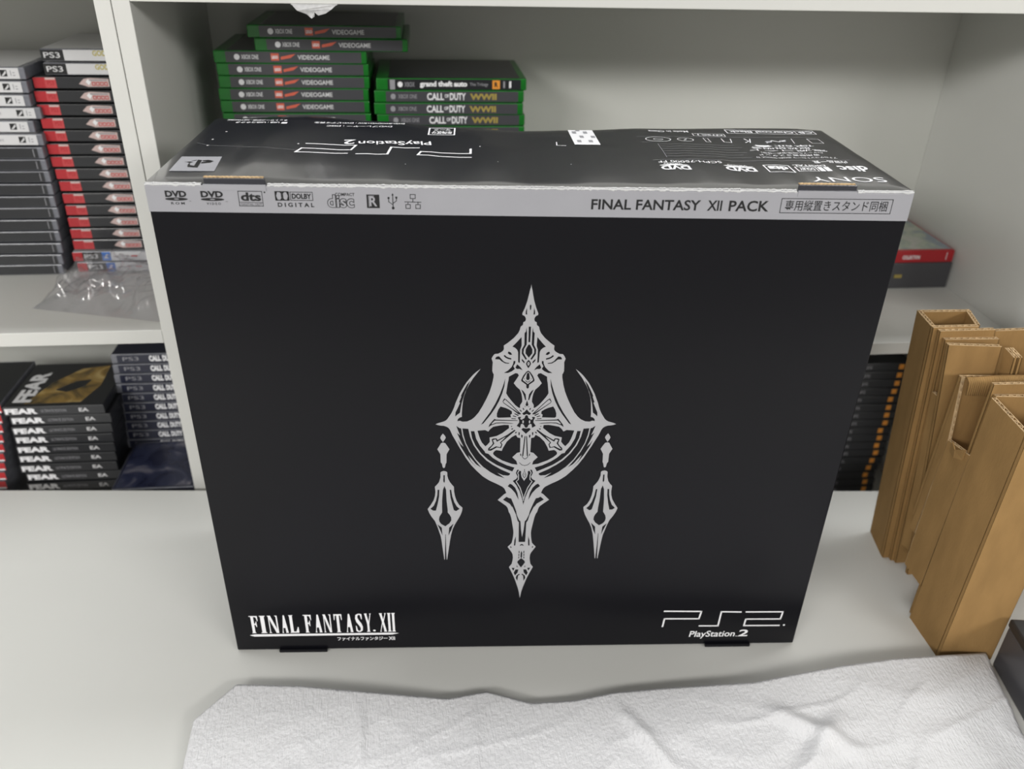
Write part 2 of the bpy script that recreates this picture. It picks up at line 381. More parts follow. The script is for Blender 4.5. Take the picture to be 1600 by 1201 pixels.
def fmap(u, v, l): return (u / 1000, -0.00010 - 0.00004 * l, v / 1000)
def bmap(u, v, l): return (u / 1000, -0.00055 - 0.00005 * l, (v) / 1000)
def tabmap(u, v, l): return (u / 1000, -0.00105 - 0.00005 * l, v / 1000)
def tmap(u, v, l):
    y = v * 191.9 / interp(u, LY)
    return (u / 1000, y / 1000, BH + (lid_z(u, y) + 0.22 + 0.05 * l) / 1000)
MC = [M['silver_crest'], M['black'], M['white'], M['grey_ink'], M['black_print']]
MS = [M['silver'], M['black'], M['white'], M['grey_ink'], M['black_print'], M['scuff']]
EMBLEM = [
('h',1,[(0,164.1),(-0.2,162),(-1,158.7),(-1.8,154.3),(-2.7,149.9),(-4.5,143.8),(-6.3,139.3),(-6.1,137.9),(-4.7,137.3),(-3.8,136.1),(-3.3,134.5),(-3.7,132.6),(-5.3,131.7),(-5.5,129.3),(-6.6,128.4),(-7.3,127.7),(-7.8,125.1),(-9,122.2),(-10.8,119.8),(-12.6,117.6),(-17.3,113.3),(-20.3,111),(-20.1,107.9),(-20.8,106.3),(-22.3,105),(-24.8,103.6),(-27.4,103.4),(-28.3,102.3),(-29.1,101),(-29.9,99.2),(-28.9,95.9),(-29.1,91.9),(-29.2,87.8),(-28.6,85.9),(-29,86.3),(-28,84.9),(-28.1,82),(-28.5,79.6),(-29.4,74.7),(-31.2,68),(-33.8,61.3),(-36.9,54.4),(-40.1,48.2),(-43.3,43.8),(-46,41.2),(-49.7,39.3),(-53.5,39),(-55.9,40),(-58,39.5),(-57.5,41.6),(-56.2,43),(-54.1,43.8),(-54.2,45.7),(-54.1,48.2),(-53.8,52.6),(-53.4,56.9),(-52.7,61.9),(-51.7,65.6),(-50.4,69.8),(-48.5,74.1),(-44.9,80.7),(-38.7,89.7),(-42.3,86.7),(-44.9,84),(-47.5,80.7),(-50.1,77.1),(-52.2,73.5),(-54.1,69.8),(-55.9,66.2),(-57.5,61.9),(-59.2,57.6),(-60.3,53.8),(-61.4,50.7),(-62.9,47.3),(-64.6,44.4),(-66.3,41.6),(-67.9,40),(-69.8,39),(-71.7,38.4),(-74.1,37.6),(-76.3,36.5),(-74.4,35.7),(-72.3,35.2),(-69.3,34.9),(-66.9,33.9),(-65.5,32.8),(-64.3,31),(-62.2,25.2),(-61.2,23.2),(-58.8,18),(-57.2,14.4),(-55.3,10.7),(-51,2),(-46.6,-5.4),(-42.1,-11.2),(-36.6,-17.4),(-33.2,-20.2),(-29.8,-22.6),(-24.1,-25.8),(-19,-29),(-17.6,-30.5),(-16.7,-32.1),(-15.4,-36),(-17.2,-37.1),(-22.8,-43.5),(-23,-43.6),(-18.7,-47.3),(-15,-50.7),(-14,-52.5),(-13.5,-54),(-12.7,-57.6),(-11.6,-59.5),(-10.4,-64.1),(-9.6,-69.2),(-8.8,-74.3),(-8.1,-79),(-8,-82.3),(-8.3,-86.5),(-8.8,-90.3),(-9.4,-93.6),(-13,-98.1),(-10.3,-102.7),(-8.9,-105.2),(-8.1,-107.6),(-7.8,-111),(-8,-114.5),(-8.8,-118.9),(-11.2,-122.8),(-9.4,-127.3),(-7.4,-132.3),(-5.6,-137.4),(-4.1,-142.5),(-2.4,-148.6),(-1.2,-153.8),(0,-162.1)]),
('h',2,[(0,147),(-0.5,145.9),(-0.3,142.8),(0,142.3)]),
('m',2,[(-2.8,144.1),(-2.6,138.4),(-3.6,138.6),(-3.5,141.1)]),
('h',2,[(0,127.9),(-0.9,127.8),(-0.7,114.1),(0,114)]),
('m',2,[(-2.5,127.2),(-2.1,122.3),(-2,111.9),(-4.1,107.8),(-4.3,104.4),(-1.4,98.9),(-2.5,98.2),(-5.7,103.6),(-5.8,107.6),(-3.9,111.6),(-4,122.3),(-3,123.3)]),
('h',2,[(0,112.2),(-1,111.2),(-2.7,107.6),(-2.7,104),(-0.7,101.1),(0,100)]),
('m',2,[(-6.3,118.7),(-6,110.9),(-7.1,107.2),(-7.1,95.2),(-8.4,96),(-8.7,105.1),(-9.5,107.2),(-11.2,109),(-13.4,110.1),(-10.6,113.3)]),
('m',2,[(-5.5,99.1),(-3.3,96.3),(-3.4,94.9),(-5.4,97.4)]),
('h',2,[(0,98.2),(-1.3,96.5),(-2.1,94.5),(-1.1,92.1),(0,90.4)]),
('h',3,[(0,96.3),(-0.6,95.8),(-1,94.7),(-0.6,93.4),(0,92.7)]),
('h',4,[(0,95.5),(-0.3,94.7),(0,93.8)]),
('m',2,[(-16.3,105.6),(-14.6,104.7),(-13.6,102.9),(-15.2,102.7),(-16.9,104.2)]),
('m',2,[(-19.4,102.4),(-18,100.9),(-16.2,100),(-14,99.4),(-14.2,98.4),(-16.6,99),(-18.6,100.1),(-20.2,101.6)]),
('m',2,[(-27,98.6),(-26.5,100.3),(-25.7,101),(-23.9,101.3),(-22.2,99.2),(-20.5,97),(-18.6,95.7),(-15.3,95.1),(-16,94.5),(-18.9,94.8),(-21.8,96.7),(-23.6,98.5)]),
('m',2,[(-12.1,97),(-10.7,97.1),(-10.8,94.9),(-12.2,92.3),(-10.9,89.7),(-13.2,87.6),(-16.4,86),(-19.8,86),(-16.5,88.2),(-13.6,91.5),(-12.4,94.5)]),
('m',2,[(-9.2,93.8),(-8.2,93),(-6.5,91.2),(-4.7,88.6),(-7.1,89.9),(-9.1,89.8),(-10.4,90.8)]),
('h',2,[(0,88.2),(-1.7,86.9),(-4,83.4),(-5.4,79.8),(-5.4,78.4),(-3.3,76.6),(-1.2,75),(-1,72.1),(-0.3,71.3),(0,71.3)]),
('h',3,[(0,87),(-1.2,86),(-2.7,83.2),(-4.2,79.9),(-3.8,78.8),(-1.4,76.9),(0,75.5)]),
('h',4,[(0,86.4),(-1,85.4),(-1.5,81.4),(-1.2,79.9),(0,79.2)]),
('m',4,[(-2.3,79.4),(-0.2,77.8),(-0,76.9),(-1.9,78.3)]),
('m',4,[(-3,81.4),(-2.5,80.4),(-2.7,79.8),(-3.1,80.8)]),
('m',2,[(-10.3,85.8),(-8.4,85.4),(-7.5,83.6),(-9.5,79.9),(-11.5,76.4),(-9.4,73.3),(-6.4,70.3),(-5,66.7),(-4.4,63.7),(-4.1,61.1),(-4,58.5),(-5.7,55.4),(-5.7,52.4),(-7.1,53),(-9.8,55.4),(-13,59.5),(-15.7,63.4),(-17.5,66.7),(-17,71.3),(-16.4,76.4),(-15.8,79.4),(-15.6,82.5),(-13.1,84.1)]),
('m',2,[(-5.1,70.3),(-3.5,68.8),(-1.5,65.6),(-0.9,60.3),(-1.6,60.3),(-2.8,64.7),(-4.2,68.3)]),
('h',2,[(0,59.9),(-0.7,57),(-1.1,55.6),(-0.4,54.6),(0,54.4)]),
('m',2,[(-18.5,80.8),(-19.1,73.5),(-20.7,66.8),(-23.2,59.4),(-26.3,52.6),(-29.9,46.3),(-33.6,40.9),(-36,37.4),(-38.2,36),(-36.6,38.7),(-30.5,48.5),(-26.3,56.9),(-22.8,65.6),(-20.3,73.5)]),
('m',2,[(-46.8,79),(-48.5,74.7),(-51.2,68),(-53.1,61.3),(-54.3,56.9),(-55.1,52),(-55.7,47.9),(-58,46),(-59.7,44.1),(-59.4,48.2),(-57.5,52.6),(-55.5,57.6),(-56.3,58.2),(-54.3,63.7),(-54.9,63.8),(-54.1,65.9),(-52,70.5),(-49.6,75.3)]),
('m',2,[(-19,61.9),(-17.3,60.8),(-13.3,56.5),(-9.3,51.9),(-4.7,46.7),(-5.4,46.1),(-7.2,46.5),(-12.2,51.1),(-19.6,57.3),(-20.4,58.8)]),
('m',3,[(-18.3,60.8),(-16.3,58.8),(-12.3,54.4),(-6.8,47.9),(-13.2,52.9),(-19.3,57.8),(-19.9,58.7)]),
('m',2,[(-22,54),(-17.6,52.5),(-14.9,51.1),(-12.5,49.4),(-12.2,46.9),(-13.5,45.9),(-13,43.3),(-23.8,42.9),(-24.9,43.9),(-24.9,47.1),(-23.7,51.1)]),
('m',2,[(-26.9,41.8),(-25.5,41.1),(-7.5,40.4),(-7.5,39.8),(-26.6,40.1),(-29.1,37.2),(-29,36.4),(-25.5,38),(-20.3,38.3),(-12.9,37.6),(-10.4,37),(-13.1,37),(-20.8,37.6),(-25.2,37.2),(-29.7,35.3),(-31.8,33.5),(-31.1,36),(-28.7,39.5)]),
('m',2,[(-30.3,31.6),(-27.9,33.9),(-22.8,35.1),(-18.5,35.8),(-14.7,35.6),(-14.4,32.6),(-20,27.5),(-24.8,24.6),(-30.8,23.1),(-30.5,18.6),(-32.4,15.9),(-34.3,14),(-37.3,17.9),(-38.9,21.9),(-40,25.8),(-41.1,30),(-34.6,30.6),(-31.9,29.1)]),
('m',2,[(-27.6,7.2),(-26.5,9),(-24.9,10.1),(-20.2,9.3),(-19.1,12.6),(-16,18.9),(-12,23.4),(-8.4,25.7),(-7.1,23.1),(-4.6,22.4),(-4.4,7.9),(-7,7.2),(-11,2.6),(-7.3,-1.5),(-6.4,-5.2),(-11.1,-4.5),(-19.5,-0.8),(-24.5,2.6),(-27.3,5.4)]),
('m',2,[(-29.1,21.1),(-27.8,22),(-24.8,22.2),(-24,20.4),(-15.6,26),(-9.8,30.9),(-8.8,30.1),(-13.4,25.4),(-18.8,19.9),(-20.9,17.8),(-19.7,16),(-20.8,12.1),(-24.4,12.9),(-29.6,9.4),(-32,9.7),(-31.8,12),(-29.1,14.9),(-28,17.1)]),
('m',3,[(-27.9,20.4),(-25.6,21.2),(-24.5,18.7),(-16.9,23.9),(-21.9,17.8),(-20.6,15.7),(-21.7,13.1),(-25.2,14.1),(-28,12.3),(-31,10.8),(-29.1,13.3),(-26.6,16.9)]),
('m',2,[(-58.9,34.8),(-56.2,32.6),(-54.9,32.3),(-53.8,24.5),(-51.5,16.7),(-48.2,8.7),(-43.3,-0),(-37.7,-8.3),(-42.2,-4.7),(-45.7,0.3),(-49.1,5),(-46.6,-1.3),(-41.3,-8.5),(-46.6,-2),(-51,5.1),(-55.3,13.7),(-57.7,20.6),(-55.3,16.3),(-52.9,13.5),(-55.2,19.3),(-58.4,27.8),(-55.8,25.3),(-57.3,29.7)]),
('m',2,[(-53.8,32.3),(-48.9,31.9),(-47.3,23.8),(-44.4,15.3),(-39.4,6.7),(-33.3,-0.7),(-27.8,-5.3),(-20.5,-10.3),(-12.5,-14.6),(-12.8,-16.1),(-14.2,-17),(-18.7,-16.5),(-23.8,-13.8),(-17.1,-19.8),(-24.3,-16.8),(-29.9,-13),(-36.1,-7.5),(-42.2,-0),(-47.1,8.7),(-50.9,17.3),(-53,25.8)]),
('m',2,[(-46.7,29.5),(-43.7,29.5),(-42.2,21.9),(-38.9,14.6),(-35,9),(-34.2,7),(-31.7,6.3),(-27.8,2),(-22.3,-2.1),(-15.5,-5.9),(-8.8,-8.4),(-10.7,-12.5),(-16.6,-9.6),(-24.4,-5.5),(-31.7,-0),(-37.8,6.7),(-42.7,14.7),(-45.7,22.5)]),
('m',2,[(-12.5,-25.8),(-10.6,-26.7),(-7.7,-30.2),(-5.6,-35.5),(-4.2,-43.8),(-5.8,-40.3),(-7.5,-36.1),(-10.9,-31.4),(-14.3,-28.4)]),
('h',2,[(0,-10.3),(-0.5,-11.3),(-0.7,-12.3),(-3.1,-12.3),(-4.2,-11.7),(-5.4,-10.6),(-6.5,-10.9),(-7.4,-14.1),(-5.9,-18.3),(-7,-20.6),(-10,-22.7),(-6.8,-27.3),(-3.8,-33.8),(-1.5,-41.5),(-0.4,-46.8),(0,-49.1)]),
('m',3,[(-4.3,-11.5),(-5.5,-14.1),(-4.7,-16.2),(-4.7,-21.3),(-6.6,-23.1),(-3,-30),(-0.7,-37.8),(0.6,-44.7),(-0.2,-44.9),(-1.5,-38),(-3.8,-30.4),(-7.4,-23.3),(-5.5,-21.1),(-5.5,-16.2),(-6.3,-14.1),(-5.1,-11.1)]),
('h',3,[(0,-9.7),(-0.2,-10.9),(-1.6,-11.3),(-2.9,-12.3),(-3,-15.2),(-2.3,-18.6),(0.1,-22.6),(0,-23.1)]),
('h',4,[(0,-9.7),(-0.3,-10.5),(-0.2,-11.3),(0.3,-11.9),(-0.4,-12.4),(-1.7,-15.7),(-1.3,-18),(0,-19.8)]),
('h',5,[(0,-12.3),(-0.6,-13.7),(-1.1,-15.9),(-0.7,-17.8),(0,-18.9)]),
('h',6,[(0,-13.5),(-0.2,-15.5),(-0.1,-16.9),(0,-17.9)]),
('m',2,[(-4.7,-3),(-2.4,-5.4),(0.2,-6.1),(0.2,-6.5),(-2.6,-5.6),(-4.9,-3.2)]),
('m',2,[(-15.2,-40.2),(-13.1,-41.5),(-11,-42),(-8.6,-48.6),(-6.1,-56.5),(-5.5,-60.5),(-3.1,-66.9),(-2,-67.7),(-1.8,-70.2),(-1.2,-78.1),(0.1,-87.3),(0,-87.5),(0,-92.3),(-3,-92.3),(-3.4,-69.2),(-4.6,-67.4),(-6.2,-60.5),(-10,-50.4),(-9.8,-52.2),(-12,-48),(-18.3,-43.4)]),
('m',2,[(-5.7,-85.6),(-5.8,-92.2),(-6.1,-96.5),(-7.1,-96.5),(-6.8,-90.3)]),
('h',2,[(0,-94.7),(-1.3,-95.6),(-1.9,-96.9),(-0.9,-96.3),(0,-96.1)]),
('m',2,[(-10.3,-97.3),(-9.6,-98.1),(-9.6,-99.4),(-10.6,-98.4)]),
('h',2,[(0,-103),(-0.6,-105.7),(-0.6,-110.6),(0,-112.1)]),
('m',2,[(-1.9,-103.1),(-1.9,-105.7),(-2.5,-105.7),(-2.5,-103.1)]),
('m',2,[(-2,-106.7),(-2,-109.1),(-2.6,-109.1),(-2.6,-106.7)]),
('m',2,[(-2,-110.1),(-2.1,-112.1),(-2.7,-112.1),(-2.6,-110.1)]),
('h',2,[(0,-111.8),(-0.8,-112.6),(-3,-115),(-3.7,-117),(-2.1,-119.9),(0,-123.4)]),
('m',2,[(-8.7,-123.8),(-6,-124),(-7.1,-127.3)]),
('m',2,[(-4.9,-125.9),(-2.4,-125.9),(-3,-129.4),(-5.3,-133.2),(-6.5,-129.8)]),
('m',2,[(-1.4,-131.2),(-0.9,-132.2),(-2.5,-133.6),(-3,-140),(-4.4,-136.4),(-3.8,-133.4)]),
('m',2,[(-3.8,-120.6),(-3,-122.9),(-4,-122.6)]),
('h',2,[(0,51.2),(-1.8,48.7),(-3.7,47.3),(-3,46),(-2,45.6),(-1,46.2),(0,46.6)]),
('h',2,[(0,45.6),(-1,45),(-1.6,42.7),(-4.1,40.8),(-5.3,41.8),(-4.5,43.8),(-6.8,43.6),(-7.3,42.9),(-6.2,40.6),(-6,38.3),(-8.1,34.8),(-5.1,32.9),(-4.4,36.5),(-3.3,36.8),(-1.9,35.7),(-1.1,33.3),(0,32.9)]),
('m',3,[(-2.8,40.6),(-2.1,39.5),(-2.2,37.8),(-2.7,37.1),(-3.3,38),(-3.3,39.8)]),
('h',2,[(0,32.1),(-1.1,32.3),(-2.8,32.7),(-3.9,31.1),(0,26.8)]),
('m',2,[(-10.1,47.3),(-6.7,45.6),(-7.1,44.8),(-10,46.5)]),
('m',2,[(-11.2,45.1),(-8.6,44.1),(-8.8,43.6),(-11.3,44.4)]),
('m',2,[(-12.5,42.4),(-9,42.1),(-9,41.6),(-12.5,41.8)]),
('m',2,[(-5.8,51),(-4.3,49.5),(-4.4,48.7),(-5.8,50.2)]),
('m',2,[(-3.2,52.8),(-2.1,51.2),(-2.6,50.5),(-3.3,51.7)]),
('m',2,[(-1.8,54.6),(-1.2,53.7),(-1.6,53.4)]),
('m',2,[(-13,34.6),(-11.8,34.5),(-12.3,33.7)]),
('m',2,[(-12.3,32),(-11,32.3),(-11.5,31.2),(-12.3,31.1)]),
('m',2,[(-9.1,28.2),(-7.7,28.9),(-8.2,27.6),(-9.2,27.2)]),
('m',2,[(-6.2,28.4),(-5.2,28),(-5.5,25.2),(-6.2,25.9)]),
('m',2,[(-3.9,25.9),(-2.7,25.2),(-3,22.6),(-3.7,23.5)]),
('m',2,[(-1,24.2),(-0.4,24.2),(-1,13.8),(-1.6,4.1),(-2.4,3.5),(-2.6,2.9),(-1.7,13.9)]),
('m',2,[(-2.4,3.3),(-1,1.4),(0.4,0.9),(0.2,0.5),(-1.2,1.2),(-2.6,3.1)]),
('m',2,[(-3.6,6.2),(-3.3,4.1),(-3.9,4.1),(-4.2,6.2)]),
('m',1,[(-70.3,27.1),(-68.4,24.6),(-67.9,22.8),(-69.1,20.5),(-70.4,18.5),(-71.7,20.5),(-72.6,22.8),(-71.8,24.9)]),
('m',1,[(-72,17.4),(-70.4,17.9),(-68.5,17.4),(-66.7,14.3),(-65,11.1),(-66.4,8.2),(-67.5,5.9),(-67.8,-2.9),(-68.5,-4.3),(-69.2,-7.9),(-70.2,-8.7),(-71.1,-7.7),(-71.7,-3.9),(-72.7,-2.6),(-72.8,5.9),(-73.9,8.2),(-75.3,11.1),(-73.3,14.8)]),
('m',1,[(-73.1,-13.3),(-71.9,-12.2),(-70.2,-11.7),(-68.3,-12.2),(-67.2,-13.3),(-67.2,-17.2),(-66.3,-20.9),(-65,-23.9),(-63.4,-26.4),(-61.7,-28.8),(-61.5,-34.3),(-60.8,-39.3),(-59.5,-44.3),(-57.4,-48.7),(-54.3,-52.1),(-54.7,-55.9),(-56.2,-60.7),(-58.6,-65.8),(-61.2,-71),(-63.2,-76.2),(-64.9,-83.4),(-66,-90.6),(-67.5,-102),(-68.9,-112.8),(-69.4,-112.8),(-69.6,-98.6),(-69.7,-82.7),(-70.1,-82.7),(-70.6,-98.6),(-71,-112.8),(-71.5,-112.8),(-72.6,-101.3),(-73.6,-90.5),(-74.3,-84.6),(-75.5,-80),(-77.2,-73.2),(-79.2,-67),(-81.9,-62.5),(-84,-58),(-85.3,-53.5),(-82.6,-49.1),(-79.7,-43.5),(-78.4,-38.6),(-78,-34.2),(-78.3,-28.7),(-76.3,-26.3),(-74.5,-23.5),(-73.2,-18.4)]),
('m',2,[(-70.5,-16.3),(-69.5,-16.3),(-69.6,-23),(-70.1,-24.5),(-70.7,-22.7)]),
('m',2,[(-69.9,-27.9),(-68.6,-32.1),(-68.3,-44.2),(-67.5,-54.3),(-67.5,-57.5),(-65.6,-60.4),(-64.5,-63.2),(-64.4,-66.4),(-66.2,-69.9),(-69.9,-73.2),(-73.3,-70.9),(-75,-68.3),(-75.5,-65.1),(-74.9,-61.9),(-72.5,-57.4),(-72.3,-44.2),(-71.4,-32.4)]),
('m',2,[(-76,-32),(-74.5,-32),(-74.8,-39.2),(-76.3,-47.9),(-78,-55.2),(-80.5,-55.2),(-82.9,-53.2),(-79.8,-49.8),(-77.7,-44.2),(-76.4,-38)]),
('m',2,[(-65.4,-32.1),(-64.1,-32.1),(-63.2,-39.3),(-61.4,-46.1),(-59.4,-50.6),(-56.8,-53.4),(-60,-55.9),(-62,-54.8),(-63.4,-48),(-64.8,-40.5)]),
('m',2,[(-77,-70.9),(-73.3,-74.8),(-72.7,-83.9),(-74.4,-78)]),
('m',2,[(-62.4,-70.1),(-66.5,-74.8),(-67.2,-84),(-64.8,-78.1)]),
]

pr = Print()
AXX, AZ = 277.2, 230.0
def fatten(p, d):
    q = []
    for a in p:
        if not q or abs(q[-1][0] - a[0]) + abs(q[-1][1] - a[1]) > 0.05: q.append(a)
    if abs(q[0][0] - q[-1][0]) + abs(q[0][1] - q[-1][1]) < 0.05: q.pop()
    n = len(q); ar = sum(q[i][0] * q[(i + 1) % n][1] - q[(i + 1) % n][0] * q[i][1] for i in range(n)) / 2
    if abs(ar) > 18 or n < 3: return q
    s_ = 1 if ar > 0 else -1; out = []
    for i in range(n):
        ax, ay = q[i - 1]; bx, by = q[i]; cx, cy = q[(i + 1) % n]
        l1 = math.hypot(bx - ax, by - ay); l2 = math.hypot(cx - bx, cy - by)
        nx = (by - ay) / l1 + (cy - by) / l2; ny = -(bx - ax) / l1 - (cx - bx) / l2; L = math.hypot(nx, ny) or 1
        out.append((bx + s_ * d * nx / L, by + s_ * d * ny / L))
    return out
for kind, lay, pts in EMBLEM:
    mi = 0 if lay in (1, 3, 5) else 4
    if kind == 'h':
        full = list(pts) + [(-x, y) for x, y in reversed(pts)]
        if lay == 2: full = fatten(full, 0.14)
        pr.poly([(AXX + x, AZ + y) for x, y in full], mi, lay)
    else:
        if lay == 2: pts = fatten(pts, 0.14)
        pr.poly([(AXX + x, AZ + y) for x, y in pts], mi, lay)
        pr.poly([(AXX - x, AZ + y) for x, y in pts], mi, lay)
em = pr.build('crest', MC, fmap, carton); em['label'] = 'silver ornamental crest with two pendants'

# serif title, bottom left
GL = {
 'F': [[(0, 1), (1, 1), (1, .70), (.93, .70), (.80, .92), (.52, .94), (.52, .56), (.66, .56), (.76, .68), (.82, .68), (.82, .36), (.76, .36), (.66, .49), (.52, .49), (.52, .05), (.66, .0), (.08, 0), (.2, .05), (.2, .95), (0, .97)]],
 'I': [[(0, 1), (1, 1), (1, .97), (.82, .95), (.82, .05), (1, .03), (1, 0), (0, 0), (0, .03), (.18, .05), (.18, .95), (0, .97)]],
 'N': [[(0, 1), (.34, 1), (.86, .22), (.86, .94), (.72, 1), (1, 1), (1, 0), (.74, 0), (.2, .80), (.2, .05), (.32, 0), (0, 0), (.1, .05), (.1, .93)]],
 'A': [[(.42, 1), (.62, 1), (.95, .05), (1, 0), (.56, 0), (.62, .05), (.55, .28), (.25, .28), (.2, .05), (.3, 0), (0, 0), (.08, .05)]],
 'L': [[(0, 1), (.52, 1), (.42, .95), (.42, .07), (.70, .07), (.9, .32), (1, .32), (1, 0), (0, 0), (.1, .05), (.1, .95)]],
 'T': [[(0, 1), (1, 1), (1, .68), (.92, .68), (.84, .92), (.66, .93), (.66, .05), (.8, 0), (.2, 0), (.34, .05), (.34, .93), (.16, .92), (.08, .68), (0, .68)]],
 'S': [[(.95, .97), (.95, .70), (.85, .70), (.72, .92), (.5, .95), (.36, .86), (.36, .76), (.5, .66), (.85, .46), (1, .28), (.93, .08), (.6, 0), (.3, 0), (.05, .06), (.05, .34), (.15, .34), (.28, .1), (.5, .05), (.68, .12), (.68, .24), (.5, .36), (.15, .55), (.03, .74), (.12, .93), (.45, 1), (.7, 1)]],
 'Y': [[(0, 1), (.42, 1), (.36, .95), (.58, .55), (.82, .94), (.74, 1), (1, 1), (.92, .94), (.66, .42), (.66, .05), (.8, 0), (.2, 0), (.36, .05), (.36, .42), (.06, .95)]],
 'X': [[(0, 1), (.44, 1), (.38, .95), (.55, .66), (.80, .95), (.72, 1), (.98, 1), (.9, .95), (.62, .56), (.94, .05), (1, 0), (.56, 0), (.62, .05), (.42, .42), (.16, .05), (.26, 0), (0, 0), (.08, .05), (.36, .52), (.06, .95)]],
}
pr = Print()
for ch, c0, c1 in (('F', 103, 178), ('I', 194, 248), ('N', 265, 355), ('A', 383, 443), ('L', 455, 537), ('F', 586, 658), ('A', 684, 748), ('N', 762, 834), ('T', 862, 934), ('A', 966, 1029), ('S', 1052, 1118), ('Y', 1137, 1199), ('X', 1272, 1336), ('I', 1345, 1376), ('I', 1383, 1415)):
    x0 = 16.6 + (c0 - 103) * 0.1067; x1 = 16.6 + (c1 - 103) * 0.1067
    zt = 47.8 + 2.1 * (c0 - 103) / 1312
    for g_ in GL[ch]: pr.poly([(x0 + (x1 - x0) * a, 24.8 + (zt - 24.8) * b) for a, b in g_], 2, 1)
pr.ell(16.6 + (1220 - 103) * .1067, 26.5, 1.3, 1.2, 2, 1)
pr.poly([(14.5, 22.0), (19, 23.2), (153, 23.4), (159.6, 22.6), (153, 20.8), (19, 20.2)], 2, 1)
pr.text('ファイナルファンタジー', 99.0, 13.2, 148.0, 18.3, 2, 1, 0.02)
pr.text('XII', 149.2, 13.4, 155.3, 18.0, 2, 1, 0.02)
pr.build('title_lettering', MS, fmap, carton)
# console logo, bottom right
pr = Print(); lw = 1.6
pr.line([(420.2, 48.1), (456.9, 47.3), (455.6, 37.4), (421.3, 37.9), (420.4, 27.5)], lw, 2)
pr.line([(457.6, 27.6), (476.2, 27.3), (476.9, 46.6), (496.4, 45.9)], lw, 2)
pr.line([(502.0, 45.9), (538.6, 45.6), (537.8, 35.8), (502.9, 36.2), (502.4, 27.2), (538.0, 26.9)], lw, 2)
pr.ell(543.0, 27.4, 1.1, 1.1, 2)
pr.text('PlayStation', 449.0, 9.8, 495.0, 20.6, 2, 1, 0.012, shear=0.1)
pr.text('2', 498.8, 12.4, 508.6, 21.7, 2, 1, 0.02, shear=0.15)
pr.ell(496.8, 12.9, 0.6, 0.6, 2)
pr.build('console_logo', MS, fmap, carton)
# the band's print
pr = Print(); K = 1
def dvd(x0, x1, word):
    w_ = x1 - x0
    pr.text('DVD', x0, 459.6, x1 - 1, 464.3, K, 1, 0.05)
    pr.ell((x0 + x1) / 2 - .5, 458.2, w_ / 2, 1.15, K); pr.ell((x0 + x1) / 2 - .5, 458.25, 1.8, 0.35, 0, 2)
    pr.text(word, x0 + w_ * .2, 454.2, x1 - w_ * .2, 456.0, K, 1, 0.02)
    pr.text('TM', x1, 456.4, x1 + 1.6, 457.0, K)
dvd(13.3, 29.3, 'R O M'); dvd(38.3, 55.0, 'V I D E O')
pr.frame(64.8, 453.6, 81.6, 464.4, 0.45, K); pr.line([(64.8, 456.4), (81.6, 456.2)], 0.35, K)
pr.text('dts', 66.4, 457.3, 80.6, 463.6, K, 1, 0.035); pr.text('DIGITAL OUT', 66.0, 454.1, 80.8, 455.7, K)
pr.ell(83.6, 463.8, .6, .6, K)
for a, b, fl in ((91.0, 95.4, 0), (96.2, 100.4, 1)):
    pr.frame(a, 458.2, b, 464.4, 0.7, K)
    c_ = (a, b) if fl == 0 else (b, a)
    s_ = 1 if fl == 0 else -1
    pr.poly([(c_[0], 464.4), (c_[0] + s_ * 1.6, 464.4), (c_[0] + s_ * 0.5, 461.3), (c_[0] + s_ * 1.6, 458.2), (c_[0], 458.2)], K)
    pr.poly([(c_[1], 464.4), (c_[1] - s_ * 1.6, 464.4), (c_[1] - s_ * .3, 463), (c_[1] - s_ * 0.3, 459.6), (c_[1] - s_ * 1.6, 458.2), (c_[1], 458.2)], K)
pr.frame(101.6, 458.2, 117.4, 464.2, 0.45, K); pr.text('DOLBY', 102.6, 459.2, 116.4, 463.2, K, 1, 0.04)
pr.text('D I G I T A L', 92.0, 453.2, 118.0, 456.4, K, 1, 0.03)
pr.text('COMPACT', 133.5, 461.7, 147.4, 464.0, K, 1, 0.02)
pr.text('disc', 127.4, 452.8, 147.0, 462.9, K, 1, 0.055); pr.text('disc', 127.9, 453.3, 146.5, 462.4, 0, 2, 0.012)
pr.rect(155.8, 453.0, 165.0, 463.0, K); pr.text('R', 157.8, 454.4, 163.2, 461.7, 0, 2, 0.02); pr.line([(157.4, 454.0), (157.4, 462.0), (161, 462.0)], .35, 0, 2)
pr.line([(174.6, 453.5), (174.6, 463.6)], .6, K); pr.line([(174.6, 455.6), (171.6, 457.8), (171.6, 460.4)], .5, K); pr.line([(174.6, 456.6), (177.2, 458.6), (177.2, 460.4)], .5, K)
pr.ell(174.6, 453.2, 1.0, 1.1, K); pr.ell(171.6, 460.6, .8, .8, K); pr.rect(176.5, 460.2, 177.9, 461.7, K); pr.poly([(173.8, 462.6), (175.4, 462.6), (174.6, 464.2)], K)
pr.frame(187.2, 460.4, 190.8, 463.4, .5, K); pr.line([(189, 460.4), (189, 458)], .5, K); pr.line([(183.2, 457.9), (194.8, 457.7)], .5, K)
for a in (185.4, 192.6): pr.line([(a, 457.8), (a, 456)], .5, K); pr.frame(a - 1.6, 453.0, a + 1.6, 455.9, .5, K)
pr.build('format_logos', MS, bmap, band)
pr = Print()
pr.text('FINAL FANTASY', 318.8, 453.6, 399.5, 461.5, K, 1, 0.022)
pr.text('XII', 404.6, 453.6, 415.5, 461.4, K, 1, 0.022); pr.text('PACK', 420.6, 453.3, 450.6, 461.5, K, 1, 0.022)
pr.frame(459.3, 452.6, 542.8, 463.4, 0.5, K)
pr.text('専用縦置きスタンド同梱', 462.6, 454.2, 539.6, 462.2, K, 1, 0.006)
pr.build('pack_title', MS, bmap, band)
